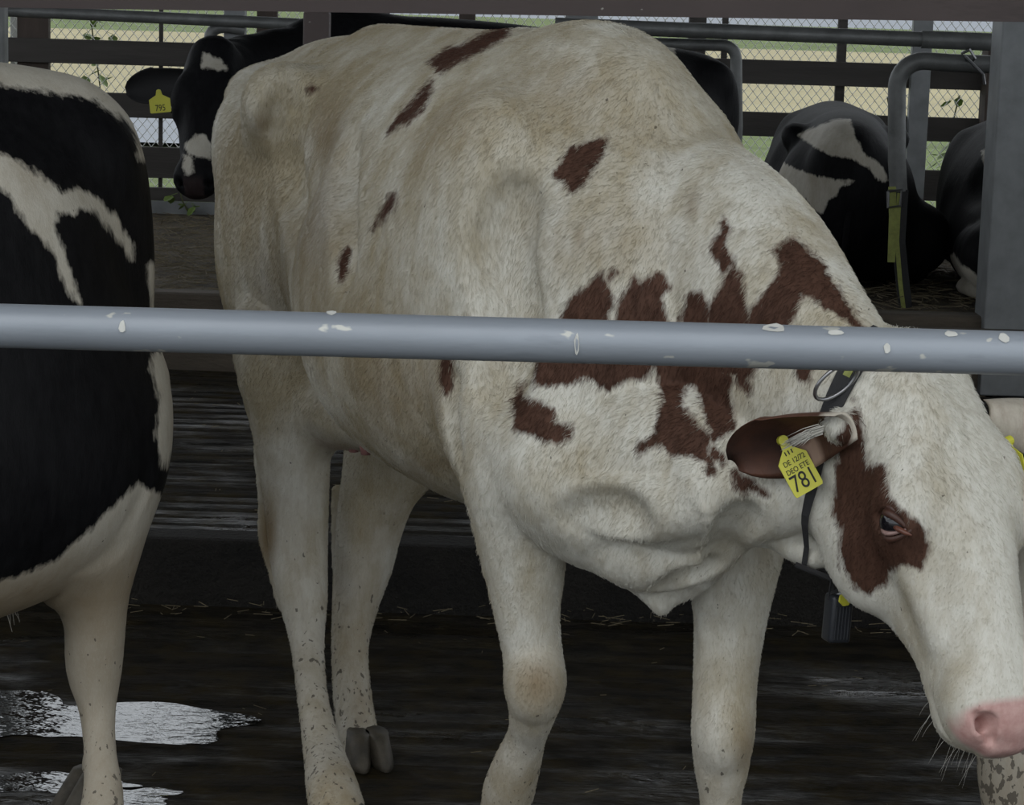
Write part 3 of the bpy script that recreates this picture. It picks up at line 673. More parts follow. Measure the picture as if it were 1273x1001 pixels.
def accessories(root, fr, g, ax, po, pt):
    A, B, N = ax; L = lambda a, b, Y_: fr.L(P(a, b, Y_)); cam_d = fr.D(np.array([0, -1., 0])); up = np.array([0, 0, 1.])
    # near ear: droops back along the neck, the open side toward the rail
    yd = fr.W(pt.drop(920, 560)[0])[1]; root_p = L(1052, 532, fr.W(pt.drop(1040, 535)[0])[1]-.014); tip = L(916, 566, yd-.045)
    al = tip-root_p; v, f = ear_mesh(root_p, al, fr.D(np.array([-.1, .9, .42])), L=np.linalg.norm(al), W=.070, cup=.036, th=.005, fold=.3)
    ear = mesh_obj('ear', v, f, M_EAR, root, True); tag(ear, 'drooping brown ear, pale hair inside')
    t_ = (v-root_p)@al/(al@al); attr(ear, 'along', t_); inner = np.zeros(len(v)); inner[:22*15] = 1; attr(ear, 'inner', inner)
    sgn = np.tile(np.tile(np.linspace(-1, 1, 15), 22), 2); attr(ear, 'across', sgn)
    # tufts of pale hair across the ear opening
    m = MB(); r2 = np.random.default_rng(3)
    for i in range(100):
        q = r2.random(); w = r2.normal()*.22; s0 = root_p+al*(.22+.12*r2.random())+up*(.010+.012*w)+cam_d*.022
        e1 = root_p+al*(.40+.22*q)+up*(.004+.014*w)+cam_d*(.024+.008*r2.random())
        mid = (s0+e1)/2+cam_d*.008+up*.004; m.tube([s0, mid, e1], [.0009, .0007, .0002], 3, cap=False)
    mesh_obj('ear_hair', m.v, m.f, M_LIP, ear, True)
    # far ear
    r2_ = L(1222, 515, 3.24); tip2 = L(1330, 545, 3.30); al2 = tip2-r2_; fr2 = fr.D(np.array([.1, -.85, .5]))
    v, f = ear_mesh(r2_, al2, fr2, L=np.linalg.norm(al2)*1.25, W=.058, cup=.03, th=.006, fold=.3); e2 = mesh_obj('ear', v, f, M_EAR2, root, True); tag(e2, 'pale far ear')
    for n_, q in (('along', np.full(len(v), .1)), ('inner', np.zeros(len(v))), ('across', np.zeros(len(v)))): attr(e2, n_, q)
    fw = fr.D(np.array([.15, -.95, .25]))
    put_tag(ear_or(root), L(970, 543, yd-.085), L(1009, 615, yd-.095)-L(970, 543, yd-.085), fw, (.044, .083), '781',
            [('▮▮▮', .07, -.02, .28), ('DE 12/72', .125, .02, .44), ('DEO ETE', .125, 0, .58)], 'yellow ear tag printed 781')
    put_tag(root, L(1253, 545, 3.2), L(1262, 585, 3.2)-L(1253, 545, 3.2), fr.D(np.array([-.85, -.5, .1])), (.044, .055), '781', None, 'yellow tag in the far ear')
    # collar: a loop round the neck just behind the jaw, found by feeling outward from the neck's core
    c = L(1074, 550, 3.28); a_ = L(1156, 430, 3.28); b_ = L(1016, 715, 3.26); u = (a_-b_)/np.linalg.norm(a_-b_); w = fr.D(np.array([-.62, -.78, 0])); w = w-u*w.dot(u); w /= np.linalg.norm(w)
    ring = []
    for i in range(64):
        th = 2*math.pi*i/64; d = u*math.cos(th)+w*math.sin(th); h = ray_out(pt, c, d); ring.append((h, d))
    R_ = np.array([np.linalg.norm(h-c) for h, _ in ring]); R_ = np.minimum(R_, .24)
    for _ in range(5): R_ = .25*np.roll(R_, 1)+.5*R_+.25*np.roll(R_, -1)
    for k, (h, d) in enumerate(ring): R_[k] = max(R_[k], min(.24, np.linalg.norm(h-c)))
    pts = [c+d*(R_[i]+(.006 if 5 < i < 60 else -.016)) for i, (_, d) in enumerate(ring)]; pts.append(pts[0]); nrm = np.cross(u, w)
    m = MB(); m.strip(pts, nrm, .036, .004)
    for i in range(65):
        k_ = .22+.78*(.5+.5*math.cos(2*math.pi*(i-1)/64))**.8; q4 = [np.array(m.v[i*4+j]) for j in range(4)]; mm = sum(q4)/4
        for j in range(4): m.v[i*4+j] = tuple(mm+(q4[j]-mm)*k_)
    col = mesh_obj('collar', m.v, m.f, M_WEB, root, False); tag(col, 'black webbing collar with a lime stripe')
    m = MB(); m.strip([c+d*(R_[i % 64]+(.0088 if 5 < i < 60 else -.016)) for i, (_, d) in enumerate(ring) if i <= 11 or i >= 54], nrm, .011, .0012); mesh_obj('stripe', m.v, m.f, M_WEBY, col, False)
    yr = fr.W(pt.drop(1040, 480)[0])[1]-.03; m = MB()
    oval = [L(1040+30*math.cos(t)*.85-9*math.sin(t), 474-20*math.cos(t)-11*math.sin(t), yr-.012*math.sin(t)) for t in np.linspace(0, 2*math.pi, 25)]
    m.tube(oval, .0028, 8); mesh_obj('collar_ring', m.v, m.f, M_STEEL, col, True)
    # transponder hanging under the throat
    b = L(1041, 768, 3.26); R3 = [fr.D(q) for q in (np.array([.93, .36, -.05]), np.array([-.36, .93, 0]), np.array([.04, 0, 1.]))]
    bm = bmesh.new(); bmesh.ops.create_cube(bm, size=1); bmesh.ops.scale(bm, vec=(.033, .028, .068), verts=bm.verts); bmesh.ops.bevel(bm, geom=bm.edges[:], offset=.006, segments=3, affect='EDGES', profile=.6)
    bm.verts.index_update(); v = [b+R3[0]*x.co.x+R3[1]*x.co.y+R3[2]*x.co.z for x in bm.verts]; f = [[x.index for x in q.verts] for q in bm.faces]; bm.free()
    tr = mesh_obj('transponder', v, f, M_BOX, col, True); tag(tr, 'black transponder box on the collar')
    m = MB(); q = b-R3[1]*.0145
    for i in range(5): m.tube([q+R3[0]*(-.01+.005*i)+R3[2]*.018, q+R3[0]*(-.01+.005*i)-R3[2]*.028], .0009, 5)
    m.build('casing_rib', M_BOX, None) if False else mesh_obj('transponder', m.v, m.f, M_BOX, col, False)
    m = MB(); top = c-u*(R_[32]+.006)
    for sx in (-.014, .014): m.strip([top+R3[0]*sx, b+R3[0]*sx+R3[2]*.055, b+R3[0]*sx+R3[2]*.026], R3[0], .008, .003)
    m.tube([b+R3[2]*.034-R3[0]*.015, b+R3[2]*.040, b+R3[2]*.034+R3[0]*.015], .0035, 8)
    mesh_obj('hanger', m.v, m.f, M_WEB, col, False)
    m = MB(); qq = b+R3[2]*.030-R3[1]*.014; m.tube([qq, qq-R3[1]*.004], .0095, 7); o = mesh_obj('marker', m.v, m.f, M_TAG, col, False); tag(o, 'yellow marker on the transponder')
    # hoofs
    ph = L(456, 955, 4.62); hoof(root, np.array([ph[0], ph[1], .058]), (1, -.15), .050, .058)
    for (a, b2, Y_, zz) in ((622, 1048, 3.79, None), (904, 1185, 3.57, .078), (424, 1030, 4.11, .078)):
        p = L(a, b2, Y_); hoof(root, np.array([p[0], p[1], zz or p[2]]), (1, 0), .05, .075)
    # teats
    for a, b2, y2 in ((455, 543, 4.42), (440, 540, 4.52)):
        m = MB(); p = L(a, b2, y2); m.tube([p+up*.02, p-up*.012, p-up*.034], [.018, .013, .009], 10); mesh_obj('teat', m.v, m.f, M_TEAT, root, True)
    # tail behind the rump
    m = MB(); m.tube([(-1.50, 0, 1.33), (-1.56, 0, 1.26), (-1.585, .01, 1.05), (-1.59, .02, .80), (-1.60, .03, .55)], [.035, .028, .02, .017, .014], 12)
    m.tube([(-1.60, .03, .60), (-1.60, .03, .5), (-1.60, .03, .38)], [.016, .032, .008], 10); mesh_obj('tail', m.v, m.f, M_LIP, root, True)
    # whiskers and chin hair
    m = MB()
    for i in range(26):
        t = .44+.09*r2.random(); s_ = r2.uniform(-1, 1); d = (B*s_*.8-N*.8+A*.5*r2.random()); d = d/np.linalg.norm(d); c2 = g(0, t, -.05); p = ray_out(pt, c2, d)
        if np.linalg.norm(p-c2) > .12: continue
        ln = .012+.02*r2.random(); dd = d+A*.5+np.array([0, 0, -.3]); m.tube([p, p+dd*ln*.6, p+dd*ln+np.array([0, 0, -.004])], [.0003, .0002, .0001], 3, cap=False)
    mesh_obj('whiskers', m.v, m.f, M_LIP, root, True)
def ear_or(root): return root

# ------------------------------------------------------------------ the barn
def floor_mat(name, wet_lo, wet_hi, dark=(.008, .007, .005), mid_=(.030, .025, .018)):
    m, t, b = mat(name)
    n = noise(t, 2.2, 6, .65, stretch=(.45, 1, 1)); n2 = noise(t, 22, 5, .7, stretch=(.25, 1, 1)); n3 = noise(t, 9, 4, .6)
    c = ramp(t, n2, [(.35, dark), (.62, mid_), (.8, tuple(v*1.7 for v in mid_))]); c = mixc(t, ramp(t, n3, [(.45, 0.0), (.65, .7)]), c, (.040, .030, .012))
    t.links.new(c, b.inputs['Base Color'])
    r = ramp(t, n, [(wet_lo, .9), (wet_hi, .16)]); t.links.new(r, b.inputs['Roughness'])
    s_ = ramp(t, n, [(wet_lo, .12), (wet_hi, .75)]); t.links.new(s_, b.inputs['Specular IOR Level'])
    h = math_(t, 'ADD', math_(t, 'MULTIPLY', noise(t, 55, 4, .6, stretch=(.35, 1, 1)), .5), math_(t, 'MULTIPLY', noise(t, 12, 4, .6, stretch=(.35, 1, 1)), 1.0)); bump(t, b, h, .8, .03)
    return m
M_FLOOR = floor_mat('wet manured concrete', .47, .60)
M_ALLEY = floor_mat('wet grooved concrete', .42, .58, (.010, .009, .0075), (.035, .031, .025))
M_RISER = simple('caked dirty concrete', (.022, .019, .015), .9, var=.35, scale=6, bstr=.8, bdist=.03)
M_CURB = simple('worn dirty curb', (.13, .105, .078), .85, var=.3, scale=7, bstr=.6, bdist=.01, stretch=(.3, 1, 1))
M_BED = simple('trodden straw and dust bedding', (.20, .165, .115), .95, var=.35, scale=5, bstr=1, bdist=.05)
M_STRAW = simple('old straw', (.22, .18, .11), .9, var=.3, scale=30)
M_BOARD = simple('weathered dark plank', (.085, .077, .070), .85, var=.25, scale=9, bstr=.5, bdist=.006, stretch=(.12, 1, 1))
M_POSTW = simple('brown timber post', (.095, .072, .060), .85, var=.25, scale=12, bstr=.5, bdist=.006, stretch=(1, 1, .15))
M_GREYPOST = simple('grey galvanised post', (.27, .28, .285), .55, .35, var=.15, scale=9, bstr=.15)
M_PIPE = simple('dull galvanised pipe', (.23, .235, .23), .5, .45, var=.2, scale=14, bstr=.2)
M_WALLM = simple('grey concrete wall', (.24, .235, .215), .85, var=.12, scale=3, bstr=.4)
M_ROOF = simple('dark roof sheet', (.06, .06, .06), .8, var=.1, scale=2)
M_MESH = simple('galvanised expanded mesh', (.5, .5, .48), .5, .3, var=.1, scale=20, bstr=0)
M_GRASS = simple('bright grass', (.14, .19, .055), .95, var=.25, scale=1.2, bstr=.6, bdist=.1)
M_FIELD = simple('dry tan field', (.34, .30, .17), .95, var=.10, scale=.35, bstr=.4, bdist=.1)
M_ROAD = simple('pale asphalt road', (.22, .24, .27), .9, var=.06, scale=2, bstr=.2)
M_LEAF = simple('fresh leaf', (.22, .33, .07), .55, var=.3, scale=14, bstr=.1)
M_STEM = simple('thin green stem', (.10, .11, .04), .7)
def blotched(name, base, marks, rough, metal, sc=26, thr=.70):
    m, t, b = mat(name); n = noise(t, 9, 5, .6, stretch=(.35, 1, 1))
    c = ramp(t, n, [(.3, tuple(v*.82 for v in base)), (.7, base)])
    c = mixc(t, ramp(t, noise(t, sc, 3, .5, stretch=(.6, 1, 1)), [(thr, 0.0), (thr+.03, .85)]), c, marks)
    c = mixc(t, ramp(t, noise(t, 7, 6, .75, stretch=(.2, 1, 1)), [(.60, 0.0), (.72, .55)]), c, tuple(v*.45 for v in base))
    t.links.new(c, b.inputs['Base Color']); b.inputs['Roughness'].default_value = rough; b.inputs['Metallic'].default_value = metal
    bump(t, b, noise(t, 90, 4, .6, stretch=(.3, 1, 1)), .15, .002); return m
M_RAIL = blotched('painted grey steel tube', (.29, .32, .36), (.55, .55, .50), .42, .15, 40, .675)
M_CHIP = simple('white dropping', (.66, .66, .62), .8, bstr=0)
M_BEAM = blotched('brown primed beam', (.105, .080, .075), (.55, .53, .48), .7, 0, 40, .735)

def struct(o): o['kind'] = 'structure'; return o
def relief(name, x0, x1, y0, y1, z, m, step=.03, pitch=.075, amp=.006, rough=.012, seed=1, xs=.09):
    X = np.arange(x0, x1+xs, xs); Y = np.arange(y0, y1+step*.5, step); r = np.random.default_rng(seed)
    H = np.zeros((len(X), len(Y)))
    for sc, am in ((40, .5), (12, .3), (4, .2)):
        g_ = r.normal(size=(int((x1-x0)*10/sc)+4, int((y1-y0)*25/sc)+4)); u = np.linspace(0, g_.shape[0]-1.01, len(X)); v = np.linspace(0, g_.shape[1]-1.01, len(Y))
        i, j = u.astype(int), v.astype(int); a, b = (u-i)[:, None], (v-j)[None, :]
        H += am*((g_[i][:, j]*(1-b)+g_[i][:, j+1]*b)*(1-a)+(g_[i+1][:, j]*(1-b)+g_[i+1][:, j+1]*b)*a)
    ph = (Y % pitch)/pitch; gr = np.where(ph < .3, -1, 0)
    Z = z-.004+gr[None, :]*amp*(1+.4*H)+H*rough; Z = np.minimum(Z, z+.012)
    V = np.stack(np.broadcast_arrays(X[:, None], Y[None, :], Z), -1).reshape(-1, 3); n = len(Y)
    Fq = [(i*n+j, (i+1)*n+j, (i+1)*n+j+1, i*n+j+1) for i in range(len(X)-1) for j in range(n-1)]
    return struct(mesh_obj(name, V, Fq, m, None, True))
relief('floor', -4.2, 4.2, .6, 5.80, 0, M_FLOOR, .020, .11, .005, .0065, 3, .05)
YS, ZA = 5.80, .165
relief('floor_alley', -4.2, 4.2, YS+.03, 8.5, ZA, M_ALLEY, .019, .095, .010, .009, 5, .06)
o = MB().box((-4.2, YS, -.1), (4.2, YS+.12, ZA+.004), .012).build('trim_1', M_RISER); struct(o)
YC, ZB = 8.5, .41
o = MB().box((-4.2, YC, ZA-.05), (4.2, YC+.14, ZB+.03), .02).build('trim_2', M_CURB); struct(o)
relief('floor_bedding', -4.2, 4.2, YC+.12, 12.0, ZB, M_BED, .05, .5, 0, .018, 8, .08)
# walls, roof
YW = 12.0
def at_z(px, py, Y): return P(px, py, Y)[2]
# solid knee wall of the outer side, then planks, one object each
zb0 = at_z(636, 285, YW)
struct(MB().box((-4.2, YW-.02, 0), (4.2, YW+.12, zb0), .005).build('wall_back', M_WALLM))
struct(MB().box((-4.2, YW-.035, zb0), (4.2, YW-.02, at_z(636, 262, YW)), .003).build('trim_3', M_GREYPOST))
fence = empty('plank_fence', (0, YW, 0), 'open fence of dark horizontal planks closing the far side of the barn', 'fence')
for i, (ya, yb) in enumerate(((-24, 0), (65, 95), (130, 160), (196, 234), (246, 262))):
    z1, z0 = at_z(636, ya, YW), at_z(636, yb, YW); x = -4.2
    while x < 4.2:
        w = 4.2; MB().box((x+.002, YW-.02, z0), (min(x+w, 4.2)-.002, YW+.018, z1), .003).build('plank', M_BOARD, fence); x += w
for px, w, m in ((332, .10, M_POSTW), (42, .155, M_POSTW), (201, .02, M_BOARD), (580, .08, M_POSTW), (1046, .045, M_BOARD), (866, .085, M_BOARD), (1141, .095, M_GREYPOST), (722, .16, M_GREYPOST), (900, .03, M_BOARD), (480, .03, M_BOARD)):
    x = P(px, 60, YW+.05)[0]; thin = w < .05
    y0 = YW+.02 if thin else YW+.022
    if m is M_GREYPOST and px > 1000: y0 = YW-.09
    MB().box((x-w/2, y0, ZB if m is not M_BOARD else .45), (x+w/2, y0+min(w, .06), 3.3), .004).build('post', m, fence)
fence['label'] = 'open fence of dark horizontal planks and posts along the far side of the barn'
# expanded mesh behind the planks
def mesh_panel():
    cw, ch, r = .045, .028, .0027; x0, x1, z0, z1 = -3.1, 3.1, .40, 1.72; Yp = YW+.10; V = []; Fc = []
    nx = int((x1-x0)/cw); nz = int((z1-z0)/ch)
    for j in range(nz):
        pts = [(x0+i*cw/2, z0+j*ch+(ch/2 if i % 2 else -ch/2)*(1 if j % 2 == 0 else -1)*.98) for i in range(nx*2+1)]
        b = len(V)
        for x, z in pts: V += [(x, Yp-r, z), (x, Yp+r, z+r), (x, Yp+r, z-r)]
        for i in range(len(pts)-1):
            a = b+i*3; Fc += [(a, a+1, a+4, a+3), (a+1, a+2, a+5, a+4), (a+2, a, a+3, a+5)]
    o = mesh_obj('wire_mesh', V, Fc, M_MESH, fence, False); o.location = (0, -YW, 0); tag(o, kind='stuff')
mesh_panel()
# side walls, eaves and roof: open to the camera's side and above the fence
struct(MB().box((-4.3, .5, 0), (-4.2, 12.1, 1.2)).build('wall_left', M_WALLM)); struct(MB().box((4.2, .5, 0), (4.3, 12.1, 1.2)).build('wall_right', M_WALLM))
struct(MB().box((-5.5, 1.6, 3.6), (5.5, 12.6, 3.68)).build('ceiling', M_ROOF))
struct(MB().box((-5.5, YW-.05, 3.3), (5.5, YW+.1, 3.6)).build('trim_4', M_BOARD))
# outside
def ground(name, y0, y1, z0, z1, m):
    v = [(-60, y0, z0), (60, y0, z0), (60, y1, z1), (-60, y1, z1)]; return struct(mesh_obj(name, v, [(0, 1, 2, 3)], m, None, False))
def gz(py, Y): return P(636, py, Y)[2]
ground('ground_grass', 12.2, 22, .2, gz(196, 22), M_GRASS); ground('ground_verge', 22, 30, gz(196, 22), gz(140, 30), M_GRASS)
zr = gz(196, 22)+.04; zq = gz(160, 27)+.04; struct(mesh_obj('ground_road', [(-40, 22, zr), (-.6, 22, zr), (.4, 27, zq), (-40, 27, zq)], [(0, 1, 2, 3)], M_ROAD, None, False))
ground('ground_field', 30, 75, gz(140, 30), gz(52, 75), M_FIELD); ground('ground_meadow', 75, 110, gz(52, 75), gz(22, 110), M_GRASS)
ground('ground_far', 110, 180, gz(22, 110), gz(-40, 180), M_ROAD)
ground('ground_yard', -20, .7, -.02, -.02, M_WALLM)
# ---- foreground rail and the brown beam
def pipe(name, pts, r, m, label, cat, n=24, parent=None, group=None):
    c = np.mean(np.array(pts), 0); o = MB().tube(pts, r, n).build(name, m, parent, True, None if parent else tuple(c))
    if parent is None: tag(o, label, cat, group)
    return o
a, b = P(0, 405, 2.6), P(1273, 439.5, 2.6); d = b-a
pipe('rail', [a-d*.6+d*.2*i for i in range(12)], .0241, M_RAIL, 'thick grey steel rail across the foreground in front of the cows', 'rail', 32)
chips = []
rl = bpy.data.objects['rail']
for (px_, py_, wx, wy) in ((717, 428, 3, 13), (965, 410, 14, 4), (1103, 433, 4, 6), (1250, 421, 6, 5), (152, 406, 4, 7), (1040, 415, 9, 3), (1185, 417, 7, 3), (410, 392, 6, 2)):
    c_ = P(px_, py_, 2.5755); r_ = np.random.default_rng(int(px_)); V_ = [c_+np.array([math.cos(t)*wx*(.8+.5*r_.random()), 0, math.sin(t)*wy*(.8+.4*r_.random())])*2.58/F for t in np.linspace(0, 2*math.pi, 10)[:-1]]
    ay = P(px_, 405+px_*34.5/1273, 2.6); V2_ = [np.array([v[0], 2.6-math.sqrt(max(1e-6, .0245**2-(v[2]-ay[2])**2)), v[2]]) for v in V_]
    MB().add([v-np.array([0, .0010, 0]) for v in V2_]+[v+np.array([0, .002, 0]) for v in V2_], [tuple(range(9))[::-1], tuple(range(9, 18))]+[(i, (i+1) % 9, 9+(i+1) % 9, 9+i) for i in range(9)]).build('paint_chip', M_CHIP, rl)
a, b = P(0, -12, 5.2), P(1273, 6, 5.2); d = b-a; m = MB(); u = np.array([0, 0, .036]); w = np.array([0, .03, 0])
v = [p+s1*u+s2*w for p in (a-d*.5, b+d*.5) for s1, s2 in ((-1, -1), (-1, 1), (1, 1), (1, -1))]
m.add(v, [(0, 1, 2, 3), (7, 6, 5, 4), (0, 4, 5, 1), (1, 5, 6, 2), (2, 6, 7, 3), (3, 7, 4, 0)]); tag(m.build('beam', M_BEAM, None, loc=tuple((a+b)/2)), 'rust-brown steel beam with white droppings along the top edge of the view', 'beam')
# ---- stall dividers and posts behind the cows
Yd = 9.0
def bend(c, r, a0, a1, e1, e2, n=10): return [c+e1*r*math.cos(t)+e2*r*math.sin(t) for t in np.linspace(a0, a1, n)]
ex, ez = np.array([1., 0, 0]), np.array([0, 0, 1.])
# long head pipes
a, b = P(-40, 11, Yd+.1), P(455, 34, Yd+.1); tag(pipe('head_pipe', [a, b], .022, M_PIPE, '', ''), 'thin grey pipe running behind the upper left above the black cow', 'pipe')
a, b = P(690, 31, Yd), P(1252, 53, Yd); hp = pipe('head_pipe', [a, a+(b-a)*.815], .028, M_PIPE, '', ''); tag(hp, 'thick dark pipe high on the right ending in a sleeve by the square post', 'pipe')
q = MB().tube([a+(b-a)*.81, b], .033, 20).build('sleeve', M_PIPE, hp, True)
# right loop divider with strap
c = P(1153, 105, Yd); rr = .092
pts = [P(1117, 238, Yd)]+[P(1115, 200, Yd), P(1115, 150, Yd)]+bend(P(1147, 108, Yd), .095, math.pi, math.pi/2, ex, ez, 9)+[P(1180, 78, Yd), P(1252, 81, Yd)]
root = pipe('stall_divider', pts, .033, M_PIPE, '', '', 20); tag(root, 'bent grey stall pipe with a hanging strap over the lying cows', 'divider')
MB().tube([P(1196, 66, Yd), P(1206, 62, Yd-.05), P(1212, 72, Yd-.05), P(1205, 82, Yd), P(1200, 70, Yd-.06), P(1222, 92, Yd-.05), P(1224, 105, Yd-.04)], .006, 6).build('wire_tie', M_STEEL, root)
s1 = MB().strip([P(1109, 232, Yd-.03), P(1110, 270, Yd-.04), P(1108, 326, Yd-.04)], (1, 0, 0), .028, .006).build('strap', M_WEBY, root)
s2 = MB().strip([P(1121, 236, Yd-.02), P(1117, 300, Yd-.03), P(1122, 350, Yd-.03), P(1127, 392, Yd-.03)], (1, 0, 0), .05, .006).build('strap', M_WEB, root)
MB().strip([P(1118, 240, Yd-.027), P(1115, 300, Yd-.037), P(1119, 350, Yd-.037), P(1124, 390, Yd-.037)], (1, 0, 0), .016, .004).build('strap', M_WEBY, root)
MB().tube([P(1104, 238, Yd-.045), P(1121, 236, Yd-.045), P(1119, 256, Yd-.05), P(1104, 258, Yd-.05), P(1104, 238, Yd-.045)], .006, 8).build('buckle', M_STEEL, root, True)
# left and middle loops
for (pv, ph, lab) in (([P(255, 70, Yd), P(255, 50, Yd)], [P(278, 34, Yd), P(300, 38, Yd)], 'short bent grey pipe end above the black cow with tag 795'), ([P(920, 160, Yd), P(919, 80, Yd)], [P(900, 57, Yd), P(780, 54, Yd)], 'dark curved stall pipe beyond the red-and-white cow')):
    p1, p2 = pv[1], ph[0]; k_ = [p1*(1-t)**2+2*t*(1-t)*np.array([p1[0], p1[1], p2[2]])+p2*t*t for t in np.linspace(0, 1, 9)]
    pipe('stall_divider', [q_+np.array([0, .13, 0]) for q_ in [pv[0]-ez*(.15 if ph[0][0] < 0 else 1.2)]+[pv[0]]+k_+[ph[1]]], .022, M_PIPE, lab, 'divider', 16)
def sqpost(name, px0, px1, py0, py1, Y, m, label, z0=None, z1=None):
    a, b = P(px0, py0, Y), P(px1, py1, Y); zt = a[2] if z1 is None else z1; zb = b[2] if z0 is None else z0
    w = abs(b[0]-a[0]); o = MB().box((min(a[0], b[0]), Y, zb), (max(a[0], b[0]), Y+w, zt), .006).build(name, m, None, loc=((a[0]+b[0])/2, Y, zb)); return tag(o, label, 'post')
sqpost('post', 1252, 1290, -60, 395, 8.45, M_GREYPOST, 'wide grey square steel post at the right edge', z0=ZA, z1=3.58)
sqpost('post', 1229, 1250, 60, 390, 11.85, M_POSTW, 'brown post just left of the wide grey square post', z0=ZB-.02)
sqpost('post', 279, 300, -60, 400, 9.15, M_GREYPOST, 'grey post standing over the head of the cow tagged 795', z0=ZB-.02, z1=3.55)
sqpost('post', 377, 403, 14, 400, 6.6, M_BEAM, 'rusty brown post stub rising behind the rump of the red-and-white cow', z0=ZA)
sqpost('post', -22, 7, -60, 400, 7.9, M_PIPE, 'round-looking grey post at the far left edge', z0=ZA, z1=3.58)
sqpost('post', 12, 22, -40, 200, 12.3, M_MESH, 'pale narrow post outside the fence at the left', z0=.3, z1=3.55)
o = MB().box((.9, 8.36, .36), (4.2, 8.46, .405), .006).build('kick_board', M_CURB, None, loc=(2, 8.4, .36)); tag(o, 'brown board in front of the lying cows at right', 'board')
# ---- plants climbing outside the mesh
def vine(px, y0, y1, Y, n, label, seed):
    r = np.random.default_rng(seed); base = P(px, y1, Y); top = P(px, y0, Y); base[2] = min(base[2], .2); root = empty('climbing_plant', tuple(base), label, 'plant')
    pts = [base+(top-base)*t+np.array([.03*math.sin(7*t+seed), 0, 0]) for t in np.linspace(0, 1, 12)]
    MB().tube(pts, .004, 6).build('stem', M_STEM, root)
    for i in range(n):
        t = r.random(); p = base+(top-base)*t+np.array([r.normal()*.055, r.normal()*.04, 0]); a_ = r.random()*6.28; el = r.uniform(-.9, .3); L_ = r.uniform(.045, .085)
        d = np.array([math.cos(a_)*math.cos(el), math.sin(a_)*math.cos(el), math.sin(el)]); s_ = np.cross(d, ez); s_ /= np.linalg.norm(s_); nn = np.cross(s_, d)
        v = [p, p+d*L_*.35+s_*L_*.32+nn*.003, p+d*L_*.75+s_*L_*.24, p+d*L_, p+d*L_*.75-s_*L_*.24, p+d*L_*.35-s_*L_*.32+nn*.003, p+d*L_*.4-nn*.004, p+d*L_*.75-nn*.003]
        m = MB(); m.add(v, [(0, 1, 6), (1, 2, 7, 6), (2, 3, 7), (0, 6, 5), (6, 7, 4, 5), (7, 3, 4)]); m.tube([p, (p+np.array([0, 0, .02]))*.6+.4*(base+(top-base)*t)], .0012, 4); m.build('leaf', M_LEAF, root)
vine(118, -12, 110, 12.25, 60, 'green leafy plant climbing the mesh at upper left', 4)
vine(232, 225, 262, 11.9, 12, 'small green plant at the foot of the fence under the tagged black cow', 5)
vine(1190, 118, 215, 12.25, 48, 'green leafy plant behind the fence at right above the lying cows', 6)
vine(1105, 120, 200, 12.3, 16, 'thin plant beyond the fence beside the bent stall pipe', 9)
# ---- straw
def straw(name, x0, x1, y0, y1, z, n, label, seed, ln=(.03, .10), r_=.0016, m_=None):
    r = np.random.default_rng(seed); m = MB(); V = []; Fc = []
    for i in range(n):
        p = np.array([r.uniform(x0, x1), r.uniform(y0, y1), z+r.random()*.012]); a_ = r.random()*6.28; L_ = r.uniform(*ln); d = np.array([math.cos(a_), math.sin(a_), r.normal()*.12])*L_; s_ = np.array([-math.sin(a_), math.cos(a_), 0])*r_; b = len(V)
        V += [p-s_, p+s_, p+ez*r_*1.5, p+d-s_, p+d+s_, p+d+ez*r_*1.5]; Fc += [(b, b+1, b+4, b+3), (b+1, b+2, b+5, b+4), (b+2, b, b+3, b+5)]
    return tag(mesh_obj(name, V, Fc, m_ or M_STRAW, None, False), label, 'straw', None, 'stuff')
straw('straw', -3, 3, YC+.15, 11.6, ZB+.01, 9000, 'pale trampled straw on the stall bedding', 1)
straw('straw', -2.6, 2.6, YS-.16, YS-.01, .012, 350, 'bits of straw washed against the foot of the step', 2, (.01, .05), .001)
straw('straw', -2.6, 2.6, YS+.05, 8.4, ZA+.012, 260, 'scattered chaff on the raised wet alley', 3, (.01, .04), .001)
straw('straw', -2.2, 2.2, 3.2, 5.6, .010, 90, 'few wisps of straw on the dark lower floor', 5, (.008, .03), .0008)
straw('straw', -.5, .3, 7.9, 8.45, ZA+.03, 900, 'clump of loose straw by the curb under the belly of the walking cow', 6, (.03, .09), .0014)

# ---- standing water in the hollows of the lower floor
M_WATER, t_, b_ = mat('murky standing water'); b_.inputs['Base Color'].default_value = (.012, .011, .008, 1); b_.inputs['Roughness'].default_value = .04; b_.inputs['Specular IOR Level'].default_value = 1.0; b_.inputs['IOR'].default_value = 1.75
bump(t_, b_, math_(t_, 'ADD', noise(t_, 34, 3, .5, stretch=(.4, 1, 1)), math_(t_, 'MULTIPLY', noise(t_, 7, 2, .5, stretch=(.5, 1, 1)), .8)), .13, .02)
def puddle(cx, cy, rx, ry, z, seed, label):
    r = np.random.default_rng(seed); ph = r.random(6)*6.28; c = PZ(cx, cy, 0); V = [(0, 0, 0)]; n = 56
    for i in range(n):
        a = 2*math.pi*i/n; q = 1+.22*math.sin(2*a+ph[0])+.16*math.sin(3*a+ph[1])+.12*math.sin(5*a+ph[2])+.10*math.sin(9*a+ph[3]); V.append((rx*q*math.cos(a), ry*q*math.sin(a), 0))
    V += [(x, y, -.004) for x, y, _ in V[1:]]
    Fc = [(0, 1+i, 1+(i+1) % n) for i in range(n)]+[(1+i, 1+n+i, 1+n+(i+1) % n, 1+(i+1) % n) for i in range(n)]
    tag(mesh_obj('puddle', V, Fc, M_WATER, None, False, (c[0], c[1], z)), label, 'puddle')
puddle(30, 892, .36, .20, .0002, 2, 'largest bright puddle on the floor at the lower left')
puddle(190, 893, .11, .075, -.0005, 3, 'small bright puddle right of the white hind leg of the black cow')
